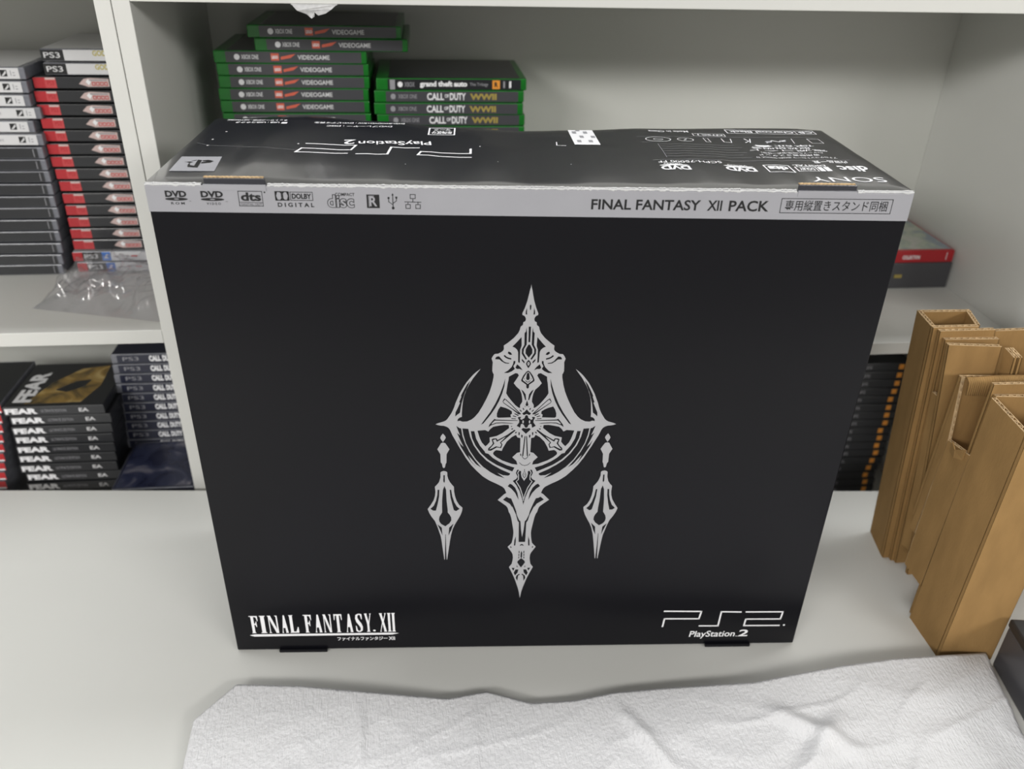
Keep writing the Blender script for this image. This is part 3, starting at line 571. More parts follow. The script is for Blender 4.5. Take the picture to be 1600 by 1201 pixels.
# print on the lid, upside down from here
pr = Print()
pr.poly([(7.2, 69.0), (38.4, 69.6), (42.0, 29.5), (9.0, 28.6)], 0, 1)
pr.poly([(21.9, 60.7), (25.6, 58.9), (27.4, 38.3), (24.0, 38.9)], 4, 2)
pr.poly([(25.3, 38.2), (19.1, 39.8), (15.6, 45.2), (15.4, 50.4), (18.9, 50.0), (19.8, 45.4), (24, 43)], 4, 2)
pr.poly([(10.8, 54.0), (14.6, 59.6), (21.3, 60.7), (21.8, 57.6), (16.8, 56.2), (20.4, 53.2), (18.3, 50.6), (13.8, 50.8)], 4, 2)
pr.poly([(26.2, 58.6), (30.6, 60.0), (35.2, 56.3), (33.5, 51.8), (27.0, 49.6), (26.6, 53.6), (30.6, 55.2), (26.6, 55.9)], 4, 2)
pr.build('logo_square', MS, tmap, lid)
pr = Print()
def lp(pts, wd=1.9): pr.line(pts, wd, 2, 1)
lp([(96.5, 115.4), (136.2, 111.2), (133.6, 97.0), (94.6, 101.2), (91.6, 88.8), (131.5, 86.6)])
lp([(139.6, 84.2), (163.9, 82.6), (165.3, 104.6), (187.2, 103.5)])
lp([(230.2, 102.4), (230.1, 88.6), (189.8, 92.1), (187.8, 82.2), (230.2, 77.2)])
pr.text('PlayStation', 137.0, 112.5, 196.5, 128.5, 2, 1, 0.015, flip=True, shear=-0.1); pr.text('2', 124.5, 115.5, 134.0, 130.5, 2, 1, 0.02, flip=True)
pr.build('console_logo', MS, tmap, lid)
pr = Print()
pr.text('ネットワーク対応 : NETWORK', 12, 193, 68, 199, 2, 1, 0.02, flip=True); pr.build('small_print', MS, tmap, lid); pr = Print()
pr.text('USB : USBコネクタ', 22, 184, 62, 190, 2, 1, 0.02, flip=True)
pr.rect(64, 183, 69, 189, 2)
pr.build('small_print', MS, tmap, lid); pr = Print()
pr.text('DVD-RW/DVD+RW : DVDビデオ再生', 92, 186, 170, 192, 2, 1, 0.02, flip=True); pr.text('DVDプレーヤー : DISC', 104, 174, 160, 180, 2, 1, 0.02, flip=True)
pr.build('small_print', MS, tmap, lid); pr = Print()
pr.frame(193, 148, 215.5, 172, 1.4, 2); pr.text('年齢区分', 195, 151, 213.5, 161, 2, 1, 0.03, flip=True); pr.text('マーク', 197, 163, 212, 169, 2, 1, 0.03, flip=True)
pr.build('small_print', MS, tmap, lid)
pr = Print()
pr.line([(304.9, 128), (304.2, 117.5), (311.5, 116.2)], .9, 2); pr.build('corner_mark', MS, tmap, lid); pr = Print()
# crease and white scuffs
pr.line([(8, 112), (20, 104.5), (36, 103), (58, 100), (78, 97), (92, 95)], 0.3, 3)
pr.build('crease_mark', MS, tmap, lid)
for p in ((17, 125, .9), (18, 104.5, .9), (22, 152, .9), (90, 114, .8), (238, 108, .7), (310, 60, .4), (252, 60, .4), (180, 55, .4)):
    pr = Print(); pr.ell(p[0], p[1], p[2], p[2] * 1.6, 5); pr.build('scuff_mark', MS, tmap, lid)
pr = Print()
pr.text('SONY', 489, 21, 547, 33, 2, 1, 0.0, flip=True)
pr.build('maker_name', MS, tmap, lid)
pr = Print()
for x0, x1 in ((380, 407), (431, 459)):
    x1 -= 4
    pr.text('DVD', x0, 48, x1, 59, 2, 1, 0.04, flip=True); pr.ell((x0 + x1) / 2, 61, (x1 - x0) / 2, 1.8, 2); pr.text('VIDEO', x0 + 4, 63.5, x1 - 4, 66.5, 2, 1, .02, flip=True)
    pr.build('format_logo', MS, tmap, lid); pr = Print()
pr.frame(464, 47, 484, 66, 1.1, 2); pr.text('dts', 466, 52, 482, 63, 2, 1, 0.05, flip=True)
pr.frame(488, 50, 504, 62, .9, 2); pr.text('DOLBY', 490, 52.5, 502, 59.5, 2, 1, .03, flip=True); pr.rect(505.5, 50, 509.5, 62, 2); pr.rect(510.5, 50, 514.5, 62, 2); pr.text('DIGITAL', 488, 63.5, 514, 68, 2, 1, .03, flip=True)
pr.build('format_logos', MS, tmap, lid); pr = Print()
pr.text('disc', 522, 49, 546, 65, 2, 1, 0.03, flip=True)
pr.build('format_logos', MS, tmap, lid)
pr = Print()
pr.line([(378, 76.5), (540, 82.0)], .5, 3)
pr.text('SCPH-75000 FF', 381, 68, 432, 74, 2, 1, .01, flip=True); pr.text('内容品一覧', 508, 73, 536, 80, 2, 1, .01, flip=True)
for k in range(6):
    y_ = 88 + k * 7.6
    pr.line([(391.5, y_), (462 - 5 * (k % 2), y_ + 1.6)], .4, 3)
    pr.text(['アナログコントローラ (DUAL SHOCK 2)', '専用縦置きスタンド', 'AVケーブル(映像/音声一体型)', '電源コード', '取扱説明書', '保証書'][k], 466 + 4 * (k % 3), y_ - 1.4, 532 - 6 * ((k * 2) % 3), y_ + 4.2, 2, 1, .0, flip=True)
pr.line([(390.5, 84), (391.5, 126)], .4, 3)
pr.build('contents_list', MS, tmap, lid)
pr = Print()
pr.line([(378, 152), (540, 158)], .4, 3)
pr.line([(378, 133), (390, 133.5)], .3, 3)
for cx, kind in ((395, 0), (419, 1), (438, 2), (456, 3), (474, 4), (498, 5), (518, 6), (536, 7)):
    if kind == 0:
        n_ = 20; pr.line([(cx + 11 * math.cos(6.2832 * i / n_), 143 + 8 * math.sin(6.2832 * i / n_)) for i in range(n_)], .6, 2, 1, True); pr.line([(cx + 4 * math.cos(6.2832 * i / n_), 143 + 3 * math.sin(6.2832 * i / n_)) for i in range(n_)], .5, 2, 1, True)
    elif kind == 1:
        n_ = 16; pr.line([(cx + 7 * math.cos(6.2832 * i / n_), 143 + 6 * math.sin(6.2832 * i / n_)) for i in range(n_)], .6, 2, 1, True); pr.line([(cx - 2, 139), (cx + 1, 143), (cx - 1, 143), (cx + 2, 147)], .5, 2)
    elif kind == 2: pr.frame(cx - 2, 137, cx + 2, 150, .5, 2)
    elif kind == 3: pr.line([(cx - 4, 150), (cx - 4, 139), (cx + 2, 137), (cx + 4, 150)], .7, 2)
    elif kind == 4: pr.line([(cx - 4, 137), (cx, 142), (cx - 2, 150)], .9, 2); pr.line([(cx, 137), (cx + 3, 150)], .9, 2)
    elif kind == 5: pr.line([(cx - 9, 138), (cx - 3, 145), (cx + 2, 141), (cx + 9, 147)], 1.5, 2); pr.ell(cx - 7, 141, 3, 3, 3); pr.ell(cx + 6, 144, 3, 3, 3)
    elif kind == 6: pr.line([(cx - 6, 136), (cx - 4, 152)], .6, 2)
    else: pr.frame(cx - 8, 137, cx + 3, 152, .5, 2)
pr.frame(463, 170, 545, 182.5, .8, 2); pr.line([(526, 170), (526, 182.5)], .6, 2); pr.text('Charcoal Black', 466, 173, 524, 180, 2, 1, .02, flip=True); pr.text('CB', 529, 173, 543, 180, 2, 1, .02, flip=True)
pr.frame(430, 158, 458, 166, .6, 2); pr.text('NTSC J', 434, 160, 456, 164.5, 2, 1, .02, flip=True)
pr.text('Made in China', 392, 170, 428, 176, 2, 1, .01, flip=True)
pr.build('contents_icons', MS, tmap, lid)
# white sticker strip over the rear edge of the lid
pr = Print()
for i in range(6):
    a = 319.5 + i * 3.7; pr.raw([(a, 118), (a + 3.7, 118), (a + 3.4, 172), (a - .3, 172)], [(0, 1, 2, 3)], 2, 3)
for (a, b) in ((323, 126), (333, 126), (327, 142), (337, 142), (322, 158), (332, 158), (326, 168)):
    pr.raw([(a, b), (a + 3.6, b), (a + 3.6, b + 8 if b < 165 else b + 4), (a, b + 8 if b < 165 else b + 4)], [(0, 1, 2, 3)], 3, 5)
sk = pr.build('security_sticker', MS, tmap, lid); sk['label'] = 'white sticker with small grey marks'

# ------------------------------------------------------------------ game cases
def sleeve(pr_fn, mats, w_, h_, name, parent, cover=None, x0=0.0, x1=None, mcov=0):
    """printed sleeve: spine sheet plus cover sheet as one mesh; pr_fn draws on the spine in mm"""
    x1 = w_ if x1 is None else x1
    p = Print(); p.rect(x0 * 1000, 0.9, x1 * 1000, h_ * 1000 - 0.9, 0, 0)
    pr_fn(p)
    vs = [(u / 1000, -0.0003 - 0.00008 * l, v / 1000) for u, v, l in p.v]; fs = list(p.f); mi = list(p.m)
    return vs, fs, mi

def make_case(kind, w_, d_, h_, shell, mats, draw, x0=0.0, x1=None, cover=None):
    r = empty(kind)
    b = MB(); b.bbox(0, 0, 0, w_, d_, h_, 0.0012); b.build('case_shell', shell, r)
    vs, fs, mi = sleeve(draw, mats, w_, h_, 'printed_sleeve', r, x0=x0, x1=x1)
    p = Print(); X0 = (x0 if x0 else 0.0) * 1000 + 1; X1 = (x1 or w_) * 1000 - 1
    p.rect(X0, 2, X1, d_ * 1000 - 3, 0, 0)
    if cover: cover(p)
    k = len(vs)
    vs += [(u / 1000, v / 1000, h_ + 0.00012 + 0.00008 * l) for u, v, l in p.v]; fs += [[k + i for i in f] for f in p.f]; mi += p.m
    new_obj('printed_sleeve', vs, fs, mats, mi, r)
    return r
H_ = 0.0134
ORD = ['topmost', 'second', 'third', 'fourth', 'fifth', 'sixth', 'seventh', 'eighth', 'ninth', 'tenth', 'eleventh', 'twelfth', 'thirteenth', 'fourteenth', 'fifteenth', 'sixteenth', 'seventeenth', 'eighteenth', 'nineteenth', 'twentieth', 'twenty-first', 'twenty-second', 'twenty-third', 'twenty-fourth', 'twenty-fifth']
def place(proto, x, y, z, rz, label, group, first):
    o = proto if not first.get(id(proto)) else copy_tree(proto)
    first[id(proto)] = True
    o.location = (x, y, z); o.rotation_euler = (0, 0, rz)
    tag(o, label, 'game case', group); return o
FD = {}
jit = lambda a: random.uniform(-a, a)

# prototypes -------------------------------------------------
def d_white(p):
    p.rect(101, 3.4, 108.5, 10.6, 1, 1); p.poly([(102, 4), (107.5, 10), (107.5, 7), (104, 4)], 0, 2)
    p.text('entertainment', 60, 5, 84, 8.6, 2, 1); p.rect(112, 4, 113, 10, 2, 1); p.rect(114.5, 4, 117, 5.2, 2, 1); p.rect(114.5, 7, 117, 8, 2, 1)
c_white = make_case('game_case', 0.128, 0.125, H_, M['plastic_clear'], [M['label_white'], M['black'], M['grey_ink']], d_white, 0.0, 0.1215)
def d_killer(p):
    p.text('KILLER', 26, 4.2, 49, 9.6, 2, 1, .02); p.rect(116.5, 2, 117.3, 11.4, 3, 1)
c_black = make_case('game_case', 0.128, 0.125, H_, M['plastic_clear'], [M['label_black'], M['grey_ink'], M['white'], M['grey_ink']], d_killer, 0.0, 0.1215)
def d_ps3w(p):
    p.rect(0, 0.9, 25, 12.5, 1, 1); p.text('PS3', 3, 3.6, 21, 9.8, 0, 2, .01)
    p.text('GOD', 57, 6, 72, 12, 2, 1, .03)
c_ps3w = make_case('game_case', 0.128, 0.125, H_, M['plastic_clear'], [M['label_white'], M['black'], M['yellow']], d_ps3w, 0.0, 0.128)
def d_red(p):
    p.rect(0, 0.9, 12.5, 12.5, 1, 1); p.rect(12.5, 0.9, 25, 12.5, 2, 1); p.rect(13.5, 10.2, 24.5, 12.4, 3, 2)
    p.text('PS3', 15, 4, 22.5, 9, 1, 2, .02)
    p.poly([(50, 5.5), (56, 11), (62, 12.2), (84, 11.2), (84, 2.6), (60, 2.2), (55, 4)], 3, 1)
    p.poly([(58, 8), (61, 11), (64, 8), (61, 4)], 4, 2)
    for k in range(4): p.frame(65 + k * 4.6, 4.0, 68 + k * 4.6, 7.4, .9, 5, 2)
    p.rect(62, 9.0, 82, 10.4, 6, 2)
c_red = make_case('game_case', 0.128, 0.125, H_, M['plastic_black'], [M['label_black'], M['plastic_red'], M['red_light'], M['pink'], M['white'], M['red'], M['grey_ink']], d_red, 0.0, 0.128)
def d_ps3b(p):
    p.rect(0, .9, 12, 12.5, 4, 1); p.rect(12, .9, 36, 12.5, 1, 1); p.text('PS3', 14, 4, 31, 10, 0, 2, .01); p.rect(36, .9, 47, 12.5, 2, 1); p.poly([(38, 4), (42, 10), (45, 9), (41, 7), (44, 4)], 0, 2)
    p.rect(50, 6.5, 70, 7.3, 3, 1); p.rect(72, 6.2, 80, 7.8, 4, 1)
c_ps3b = make_case('game_case', 0.128, 0.125, H_, M['plastic_clear'], [M['label_white'], M['black'], M['blue'], M['grey_ink'], M['plastic_red']], d_ps3b, 0.0, 0.128)
def d_brick(p):
    p.ell(26, 6.7, 3.2, 3.2, 1, 1); p.text('XBOX ONE', 31, 4.4, 50, 9.2, 1, 1, .01)
    p.rect(64, 3.0, 73, 10.8, 2, 1); p.text('LEGO', 65, 5, 72, 8.4, 1, 2, .04); p.poly([(75, 4), (86, 6), (92, 10.4), (84, 9), (75, 7)], 2, 1)
    p.text('VIDEOGAME', 94, 4.2, 130, 9.2, 3, 1, .02)
c_brick = make_case('game_case', 0.172, 0.135, H_, M['plastic_green'], [M['label_grey'], M['white'], M['orange_red'], M['label_white'], M['grey_ink']], d_brick, 0.0135, 0.166)
def d_duty(p):
    p.ell(22, 6.7, 3.0, 3.2, 3, 1); p.text('XBOX ONE', 28, 4.4, 50, 9.2, 3, 1, .01)
    p.text('CALL', 62, 2.6, 82, 10.8, 1, 1, .03); p.text('OF', 83, 5.5, 88, 9.5, 1, 1, .03); p.text('DUTY', 89, 2.6, 108, 10.8, 1, 1, .03)
    p.text('WWII', 113, 3.0, 145, 10.2, 2, 1, .05)
c_duty = make_case('game_case', 0.178, 0.135, H_, M['plastic_green'], [M['label_grey'], M['white'], M['gold'], M['grey_ink']], d_duty, 0.0135, 0.171)
def d_gta(p):
    p.rect(16, 1, 22, 12, 3, 1); p.ell(28, 6.7, 3, 3.2, 1, 1); p.text('XBOX', 33, 4, 45, 9.4, 3, 1, .01)
    p.text('grand theft auto', 51, 2.6, 107, 10.6, 1, 1, .05); p.text('The Trilogy', 110, 4.2, 132, 8.8, 3, 1, .01)
    p.rect(137, 1.8, 146, 11.6, 2, 1); p.text('R', 139.5, 4, 143.5, 9.6, 0, 2, .04); p.rect(150, 3, 152, 10.5, 3, 1); p.rect(157, 3, 159.5, 10.5, 1, 1)
c_gta = make_case('game_case', 0.178, 0.135, H_, M['plastic_green'], [M['label_black'], M['white'], M['orange'], M['grey_ink']], d_gta, 0.0135, 0.171)
def d_fear(p):
    p.text('FEAR', 2, 2.8, 41, 11.0, 1, 1, .06); p.text('ULTIMATE EDITION', 45, 4.8, 76, 8.8, 2, 1, .0); p.text('EA', 91, 4.2, 103, 9.6, 3, 1, .03)
def cv_fear(p):
    p.poly([(24, 6), (40, 60), (66, 96), (100, 104), (104, 50), (92, 8)], 4, 1)
    p.poly([(50, 40), (70, 62), (88, 66), (84, 48), (66, 34)], 0, 2)
    vs, fs = text2d('FEAR', .05)
    p.raw([(8 + 22 * (1 - y) , 10 + 78 * x) for x, y in vs], [f[::-1] for f in fs], 1, 3)
def make_fear(cover): return make_case('game_case', 0.122, 0.113, H_, M['plastic_black'], [M['label_black'], M['white'], M['grey_ink'], M['label_white'], M['art_ochre']], d_fear, 0.0, 0.122, cover)
c_fear = make_fear(None); c_fear_top = make_fear(cv_fear)
def d_cod(p):
    p.text('PS3', 14, 4, 34, 9.4, 2, 1, .0)
    p.text('CALL', 47, 2.4, 62, 11, 1, 1, .07); p.text('DUTY', 64, 2.4, 79, 11, 1, 1, .07); p.text('BLACK', 81, 2.4, 100, 11, 1, 1, .07)
    p.rect(0, .9, 7, 12.5, 3, 1)
c_cod = make_case('game_case', 0.105, 0.115, 0.0133, M['plastic_clear'], [M['label_navy'], M['white'], M['grey_ink'], M['plastic_clear']], d_cod, 0.0, 0.105)
def cv_tilt(p): p.rect(4, 4, 96, 104, 3, 1)
c_tilt = make_case('game_case', 0.101, 0.108, H_, M['plastic_clear'], [M['label_navy'], M['grey_ink'], M['pink'], M['art_navy']], lambda p: p.text('PS3', 20, 4, 40, 9, 1, 1), 0.0, 0.101, cv_tilt)
def d_tag(p):
    p.rect(152, 2.6, 160, 11, 1, 1); p.rect(60, 5, 66, 9, 2, 1); p.text('BLACK OPS', 70, 4, 110, 9.4, 2, 1)
c_tag = make_case('game_case', 0.172, 0.13, 0.0134, M['plastic_black'], [M['label_black'], M['orange'], M['grey_ink']], d_tag, 0.0, 0.172)

# left stack, upper left compartment
z_of = lambda base, n, i, p: base + (n - 1 - i) * p
LSX = [-.2579, -.2591, -.2601, -.2535, -.2640, -.2575, -.2600, -.2609, -.2614, -.2612, -.2618, -.2620, -.2660, -.2670, -.2675, -.2700, -.2743]
g1 = 'white-spined cases on top of the far left stack'; g2 = 'black-spined cases in the far left stack'
for i in range(17):
    pc = c_white if i < 6 else c_black
    col = 'white-spined' if i < 6 else 'black-spined'
    place(pc, LSX[i] - 0.1215 + 0.0, 0.449 + jit(.002), z_of(0.2172, 17, i, 0.01505), jit(0.012),
          '%s game case in the far left stack, %s from the top' % (col, ORD[i]) if i else 'white-spined game case topmost in the far left stack', g1 if i < 6 else g2, FD)
# red stack
PSX = [-.2338, -.2342, -.2494, -.2511, -.2518, -.2511, -.2519, -.2516, -.2511, -.2497, -.2491, -.2486, -.2488, -.2492, -.2498, -.2506, -.2542, -.252]
for i in range(18):
    pc = c_ps3w if i < 2 else (c_ps3b if i >= 16 else c_red)
    lab = ('white-spined game case, %s in the red stack beside the upright' % ORD[i]) if i < 2 else \
          ('red-banded black game case, %s from the top of the stack beside the upright' % ORD[i]) if i < 16 else \
          ('white-spined game case with blue square under the red-banded cases' if i == 16 else 'lowest game case of the red stack, behind the crumpled clear plastic')
    place(pc, PSX[i] + 0.0, 0.4575 + jit(.001), z_of(0.2172, 18, i, 0.01525), jit(.006), lab, 'cases of the red-banded stack', FD)
# crest brick-game stack (right unit)
XB = [0.0048, 0.0114]
for i in range(25):
    if i < 2: x = XB[i]; y = 0.4275
    else: x = -0.0355 + jit(.0012) - (0.0008 if i > 4 else 0); y = 0.43 + jit(.0015)
    place(c_brick, x, y, z_of(0.1757, 25, i, 0.01385), jit(.008) + (-.01 if i < 2 else 0), 'green game case with grey spine in the taller green stack, %s from the top' % ORD[i], 'taller stack of green cases', FD)
for i in range(21):
    pc = c_gta if i == 0 else c_duty
    lab = 'green game case with black spine and orange square, top of the shorter green stack' if i == 0 else 'green game case with gold numerals in the shorter green stack, %s from the top' % ORD[i]
    place(pc, [.1448, .1420, .1412, .1440][i] if i < 4 else 0.142 + jit(.002), 0.43 + jit(.0015), z_of(0.1757, 21, i, 0.01377), jit(.006), lab, 'shorter stack of green cases', FD)
# lower left compartment
y_f = 0.345
NF = 16
for i in range(NF):
    zt = 0.0 ; x = (-.3375 if i == 0 else -.3375 + .006 * (i > 0) - .0014 * i) + (0.005 if i > 6 else 0)
    place(c_fear_top if i == 0 else c_fear, x, y_f + jit(.001), -0.1498 + (NF - 1 - i) * 0.0147, jit(.01), 'black game case with bold white title, %s in the wide-lettered stack below the left shelf' % ORD[i] if i else 'black game case with ochre cover art topmost on its stack', 'stack of black cases with bold white titles', FD)
NC = 12
for i in range(NC + 7):
    place(c_cod, -0.2155 - .0012 * i * (i < 12) + .003 + jit(.0006), 0.395, -0.1498 + (NC + 6 - i) * 0.0147, jit(.005), 'navy game case with white block letters beside the white upright, %s in its stack' % ORD[i], 'stack of navy cases with white block letters', FD)
# left-edge stack, only its right ends are in view
c_edge = make_case('game_case', 0.12, 0.115, H_, M['plastic_clear'], [M['label_black'], M['red'], M['white']], lambda p: (p.rect(106, 1, 120, 12.4, 1, 1), p.rect(104, 1, 119, 3.2, 2, 2)), 0.0, 0.12)
for i in range(16):
    place(c_edge, -0.4630 - .0031 * i, 0.352, -0.1498 + (15 - i) * 0.0147, jit(.004), 'red-ended game case at the left edge below the shelf, %s in its stack' % ORD[i], 'stack of red-ended cases at the left edge', FD)
c_back = make_case('game_case', 0.122, 0.113, H_, M['plastic_black'], [M['art_dark'], M['grey_ink']], lambda p: None, 0.0, 0.122)
# lower right compartment
for i in range(17):
    dx = [0, 0, 0, -.001, -.003, -.003, -.002, -.001, -.005, -.003, -.004, -.002, -.005, -.007, -.009, -.006, -.005][i]
    place(c_tag, 0.741 + dx, 0.42, z_of(-0.1718, 17, i, 0.0141), jit(.004), 'black game case with small orange square, %s in the stack below the right shelf' % ORD[i], 'dark cases with orange squares below the right shelf', FD)
bpy.data.objects.remove(c_back.children[0]) ; bpy.data.objects.remove(c_back.children[0]); bpy.data.objects.remove(c_back)
# tilted navy case in front of the navy stack
place(c_tilt, -0.2075, 0.285, -0.020, 0.0, 'navy game case with pictured cover lying in front of the navy stack', None, FD)
for i in range(9):
    place(c_tilt, -0.2075 + jit(.001), 0.285, -0.0347 - .0142 * i + 0.0, 0.0, 'navy game case with pictured cover, %s in the short stack behind the table edge' % ORD[i + 1], 'short stack of navy cases behind the table edge', FD)

# right shelf: slim black box with gold clasp and red case on top
r = empty('presentation_box', (0.700, 0.4475, 0.1757), 0, 'slim black presentation box with gold mark on the right shelf', 'box')
mb = MB(); mb.bbox(0, 0, 0, 0.247, 0.135, 0.0385, 0.001); mb.build('box_body', M['label_grey'], r)
mb = MB(); mb.bbox(0.163, -0.0012, 0.0165, 0.1745, 0.0002, 0.0215, 0.0004); mb.build('gold_clasp', M['gold'], r)
def d_sw(p):
    p.text('COLLECTION', 95, 5.5, 121, 11, 1, 1, .04); p.rect(160, 4, 161, 15, 1, 1)
def cv_sw(p): p.rect(5, 4, 168, 128, 2, 1)
c_sw = make_case('game_case', 0.171, 0.133, 0.0185, M['plastic_red'], [M['plastic_red'], M['white'], M['art_green']], d_sw, 0.0, 0.171, cv_sw)
place(c_sw, 0.7745, 0.449, 0.2144, 0, 'red game case with pale green cover lying on the slim black box', None, FD)

# ------------------------------------------------------------------ crumpled clear plastic on the left shelf
def plastic_mat():
    m = bpy.data.materials.new('clear_film'); m.use_nodes = True; nt = m.node_tree
    for n in list(nt.nodes): nt.nodes.remove(n)
    o = nt.nodes.new('ShaderNodeOutputMaterial'); t_ = nt.nodes.new('ShaderNodeBsdfTransparent'); g_ = nt.nodes.new('ShaderNodeBsdfGlossy'); d_ = nt.nodes.new('ShaderNodeBsdfDiffuse')
    t_.inputs[0].default_value = (0.96, 0.96, 0.97, 1); g_.inputs['Roughness'].default_value = 0.10; d_.inputs[0].default_value = (0.6, 0.6, 0.62, 1)
    lw_ = nt.nodes.new('ShaderNodeLayerWeight'); pw = nt.nodes.new('ShaderNodeMath'); pw.operation = 'POWER'; pw.inputs[1].default_value = 3.0; nt.links.new(lw_.outputs['Facing'], pw.inputs[0])
    fr = nt.nodes.new('ShaderNodeMath'); fr.operation = 'MULTIPLY_ADD'; fr.inputs[1].default_value = 0.55; fr.inputs[2].default_value = 0.05; nt.links.new(pw.outputs[0], fr.inputs[0])
    m1 = nt.nodes.new('ShaderNodeMixShader'); m1.inputs[0].default_value = 0.06; m2 = nt.nodes.new('ShaderNodeMixShader')
    nt.links.new(t_.outputs[0], m1.inputs[1]); nt.links.new(d_.outputs[0], m1.inputs[2])
    nt.links.new(fr.outputs[0], m2.inputs[0]); nt.links.new(m1.outputs[0], m2.inputs[1]); nt.links.new(g_.outputs[0], m2.inputs[2])
    nt.links.new(m2.outputs[0], o.inputs[0]); return m
M['film'] = plastic_mat()
mb = MB(); NX, NY = 90, 60
L0, L1, L2, L3 = Vector((-0.268, 0.345)), Vector((-0.108, 0.300)), Vector((-0.108, 0.452)), Vector((-0.245, 0.445))
vs = []
for layer in (0, 1):
    for j in range(NY + 1):
        for i in range(NX + 1):
            a, b = i / NX, j / NY
            p = (L0 * (1 - a) + L1 * a) * (1 - b) + (L3 * (1 - a) + L2 * a) * b
            q = Vector((p.x * 22, p.y * 22, 3.0))
            rid = abs(noise.noise(q)) ; rid2 = abs(noise.noise(q * 2.3 + Vector((5, 2, 1))))
            env = min(1, 6 * a) * min(1, 5 * b) * min(1, 6 * (1 - b)) * min(1, 8 * (1 - a) + .15)
            h = (0.006 + 0.036 * (1 - rid * 2.2) * 0.7 + 0.012 * (1 - 2 * rid2)) * env
            if layer: h *= 0.35
            vs.append((p.x + 0.006 * noise.noise(q * 1.5) * env, p.y + 0.008 * noise.noise(q * 1.3 + Vector((9, 9, 9))) * env, 0.2178 + max(0.0004, h) + (0.0003 if not layer else 0)))
ix = lambda l, i, j: l * (NX + 1) * (NY + 1) + j * (NX + 1) + i
fs = [(ix(l, i, j), ix(l, i + 1, j), ix(l, i + 1, j + 1), ix(l, i, j + 1)) for l in (0, 1) for j in range(NY) for i in range(NX)]
mb.add(vs, fs); tag(mb.build('plastic_wrap', M['film'], smooth=True), 'crumpled clear plastic wrap lying before the red stack on the left shelf', 'plastic wrap')

# ------------------------------------------------------------------ cardboard packing inserts
def board(bl, br, tr, tl, th, mb, caps=0, mi_l=0, mi_f=1):
    """corrugated board: two liners and a wavy core, flutes running bottom to top; th = thickness vector"""
    bl, br, tr, tl, th = [Vector(v) for v in (bl, br, tr, tl, th)]
    def slab(a, b):
        lo_ = [bl + th * a, br + th * a, br + th * b, bl + th * b]; hi_ = [tl + th * a, tr + th * a, tr + th * b, tl + th * b]
        mb.hexa(lo_ + hi_, mi_l)
    slab(0, .16); slab(.84, 1)
    e = (br - bl).normalized() * 0.0004
    for a_, b_, s_ in ((bl, tl, 0), (br, tr, 1)):
        a0 = a_ - e * s_; b0 = b_ - e * s_
        mb.hexa([a0, a0 + e, a0 + e + th, a0 + th, b0, b0 + e, b0 + e + th, b0 + th], caps)
    # light cut rims
    for P, Q in ((tl, tr),):
        pass
    L = (tr - tl).length; n = max(8, int(L / 0.0011)); up = (tl - bl).normalized(); dn = (th.normalized())
    prev = None
    for i in range(n + 1):
        f = i / n; k = .16 + .68 * (0.5 + 0.5 * math.sin(i * math.pi / 3))
        b_ = bl.lerp(br, f) + th * k; t_ = tl.lerp(tr, f) + th * k + up * 0.0003
        o_ = dn * 0.0003
        cur = (b_ - o_, b_ + o_, t_ + o_, t_ - o_)
        if prev:
            mb.add(list(prev) + list(cur), [(0, 4, 7, 3), (1, 2, 6, 5), (3, 7, 6, 2)], mi_f)
        prev = cur
    # pale rims of the liners on the cut top edge and both sides
    for a, b in ((0, .16), (.84, 1)):
        mb.hexa([tl + th * a, tr + th * a, tr + th * b, tl + th * b] + [v + up * 0.0004 for v in (tl + th * a, tr + th * a, tr + th * b, tl + th * b)], mi_f)
CM = [M['card'], M['flute']]
T = 0.0044
ins = empty('cardboard_insert', (0.73, 0.09, 0), 0, 'brown corrugated cardboard insert with square tube, standing farther back at the right', 'cardboard packing')
O = Vector((0.73, 0.09, 0))
def bd(name, par, o_, bl, br, tr, tl, th):
    mb = MB(); board(Vector(bl) - o_, Vector(br) - o_, Vector(tr) - o_, Vector(tl) - o_, th, mb, 1 if name == 'side_wing' else 0); return mb.build(name, CM, par)
# tube walls
bd('tube_wall', ins, O, (.7195, .1292, 0), (.7120, .0878, 0), (.6879, .0878, .2962), (.6969, .1292, .2935), (T, 0, 0))
bd('tube_wall', ins, O, (.7120, .0832, 0), (.7600, .0832, 0), (.7357, .0832, .2965), (.6879, .0832, .2965), (0, T, 0))
bd('tube_wall', ins, O, (.7233, .1292, 0), (.7780, .1292, 0), (.7539, .1292, .2930), (.7007, .1292, .2935), (0, -T, 0))
bd('tube_wall', ins, O, (.7640, .0870, 0), (.7770, .1250, 0), (.7530, .1250, .2930), (.7390, .0870, .2960), (-T, 0, 0))
# sheets glued to the tube
bd('sheet', ins, O, (.7190, .0780, 0), (.7760, .0780, 0), (.7500, .0780, .2950), (.6925, .0780, .2950), (0, T, 0))
bd('sheet', ins, O, (.7225, .0735, 0), (.7790, .0735, 0), (.7535, .0735, .2870), (.6970, .0735, .2880), (0, T, 0))
bd('flange', ins, O, (.7800, .0820, 0), (.9400, .0820, 0), (.9150, .0820, .2940), (.7520, .0820, .2915), (0, T, 0))
bd('sheet', ins, O, (.7265, .0540, 0.0), (.7680, .0540, 0.0), (.7430, .0540, .2890), (.6880, .0540, .2925), (0, T, 0))
bd('side_flap', ins, O, (.7660, .0535, 0.04), (.7700, .0425, 0.04), (.7500, .0425, .2830), (.7460, .0535, .2880), (T * .8, 0, 0))
bd('side_flap', ins, O, (.7710, .0535, 0.04), (.7750, .0425, 0.04), (.7550, .0425, .2830), (.7510, .0535, .2880), (T * .8, 0, 0))
bd('sheet', ins, O, (.7210, .0720, 0.03), (.7240, .0585, 0.03), (.7005, .0585, .2300), (.6995, .0720, .2300), (T * .8, 0, 0))

